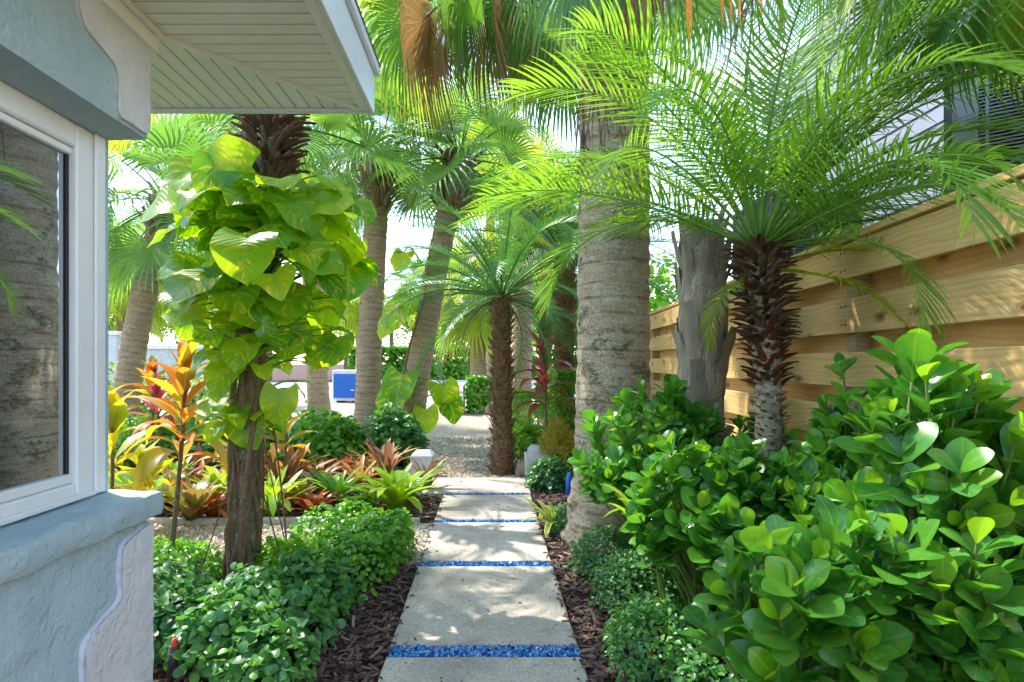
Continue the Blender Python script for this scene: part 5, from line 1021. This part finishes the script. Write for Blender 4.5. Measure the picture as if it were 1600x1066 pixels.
for i, (y, z) in enumerate(((300, 0), (450, .4), (462, 0))):
    a = Acc(); p = np.array(px(300, y + 8, 40)); q_ = np.array(px(900, y - 6, 40)); tube(a, curve(p, (p + q_) / 2 - np.array([0, 0, .8]), q_, 12), .016, 5); o = part('power_line', a.mesh('power_line', M['wire'], True), None); o['label'] = ['highest thin power line crossing the sky between palms', 'middle thin power line just below the palm crowns', 'lowest thin power line just below the palm crowns'][i]; o['category'] = 'power line'
def tree(label, base, ht, r_, n_, mk, seed, size=.3):
    rr = np.random.RandomState(seed); root = thing('tree', label, 'tree', base, 'trees beyond the road'); b = np.array(base, float); a = Acc(); top = b + np.array([0, 0, ht * .62]); tube(a, curve(b, (b + top) / 2 + np.array([.2, 0, 0]), top, 8), [ht * .03 * (1 - .5 * i / 7) for i in range(8)], 9, 0, .1)
    C_ = []
    for i in range(9):
        o = nrm(rr.normal(size=3)) * np.array([1, 1, .6]); c_ = b + np.array([0, 0, ht * .66]) + o * r_ * .65; C_.append((c_, r_ * rr.uniform(.35, .6))); tube(a, curve(top - np.array([0, 0, ht * .15]), (top + c_) / 2, c_, 5), [ht * .012, ht * .01, ht * .008, ht * .006, ht * .004], 6)
    apart('trunk', a, M['stem_brown'], root); mats = []
    for i in range(n_):
        c_, q_ = C_[rr.randint(9)]; v = nrm(rr.normal(size=3)); p = c_ + v * q_ * rr.uniform(.4, 1) ** .5; nn = nrm(v + np.array([0, 0, .6]) + rr.normal(0, .5, 3)); mats.append(frame(p, cr3(nn, rr.normal(size=3)), nn, size * rr.uniform(.7, 1.3)))
    a = Acc(); a.inst(small_leaf, mats, rr.rand(n_)); apart('crown', a, M[mk], root, True, True)
for i, (x, d, ht, r_, lb) in enumerate([(610, 56, 10, 4.5, 'rounded tree over the hedge between straight and leaning palms'), (700, 62, 9, 4.5, 'tree over the far hedge behind the leaning palm'), (540, 50, 9, 4, 'tree beyond the blue panel'), (820, 40, 8, 4, 'tree behind the light tan palm trunk'), (900, 26, 6, 3, 'tree behind the thick grey palm trunk'), (420, 48, 9, 4.5, 'tree seen behind the vine leaves'), (310, 40, 8, 4, 'tree behind white post at left'), (180, 34, 7, 3.5, 'tree above the white wall beside the window'), (1040, 20, 5, 2.6, 'yellow green tree above fence end right of thick palm'), (60, 30, 8, 4, 'leftmost tree hidden behind the house corner')]):
    tree(lb, (px(x, 568, d).x, d, 0), ht, r_, 3200, ['tree_leaf', 'bright_leaf', 'lime_leaf'][i % 3 if i != 8 else 2], 50 + i, .05 * d ** .45)
FPL = 'palms far beyond the garden'
for i, (x, y, d, s, lb) in enumerate([(665, 450, 30, 1.6, 'distant fan palm seen between the two grey trunks'), (560, 480, 34, 1.6, 'distant fan palm just left of straight grey trunk'), (290, 400, 20, 1.5, 'distant fan palm between curved trunk and vine'), (190, 440, 17, 1.3, 'fan palm beside window frame above the white wall'), (850, 320, 20, 1.6, 'distant tall fan palm behind the cycad crowns'), (765, 250, 24, 1.8, 'tall distant palm crown right of the leaning palm'), (350, 250, 16, 1.5, 'tall distant palm behind vine top under the eave')]):
    b = px(x, 568, d); fan_palm(lb, Vector((b.x, d, 0)), px(x, y, d), .22, .18, 'bark_sabal', ['fan_far', 'fan_yellow'][i % 2], 22, 1.0, s, 60 + i, .1, 0, group=FPL)
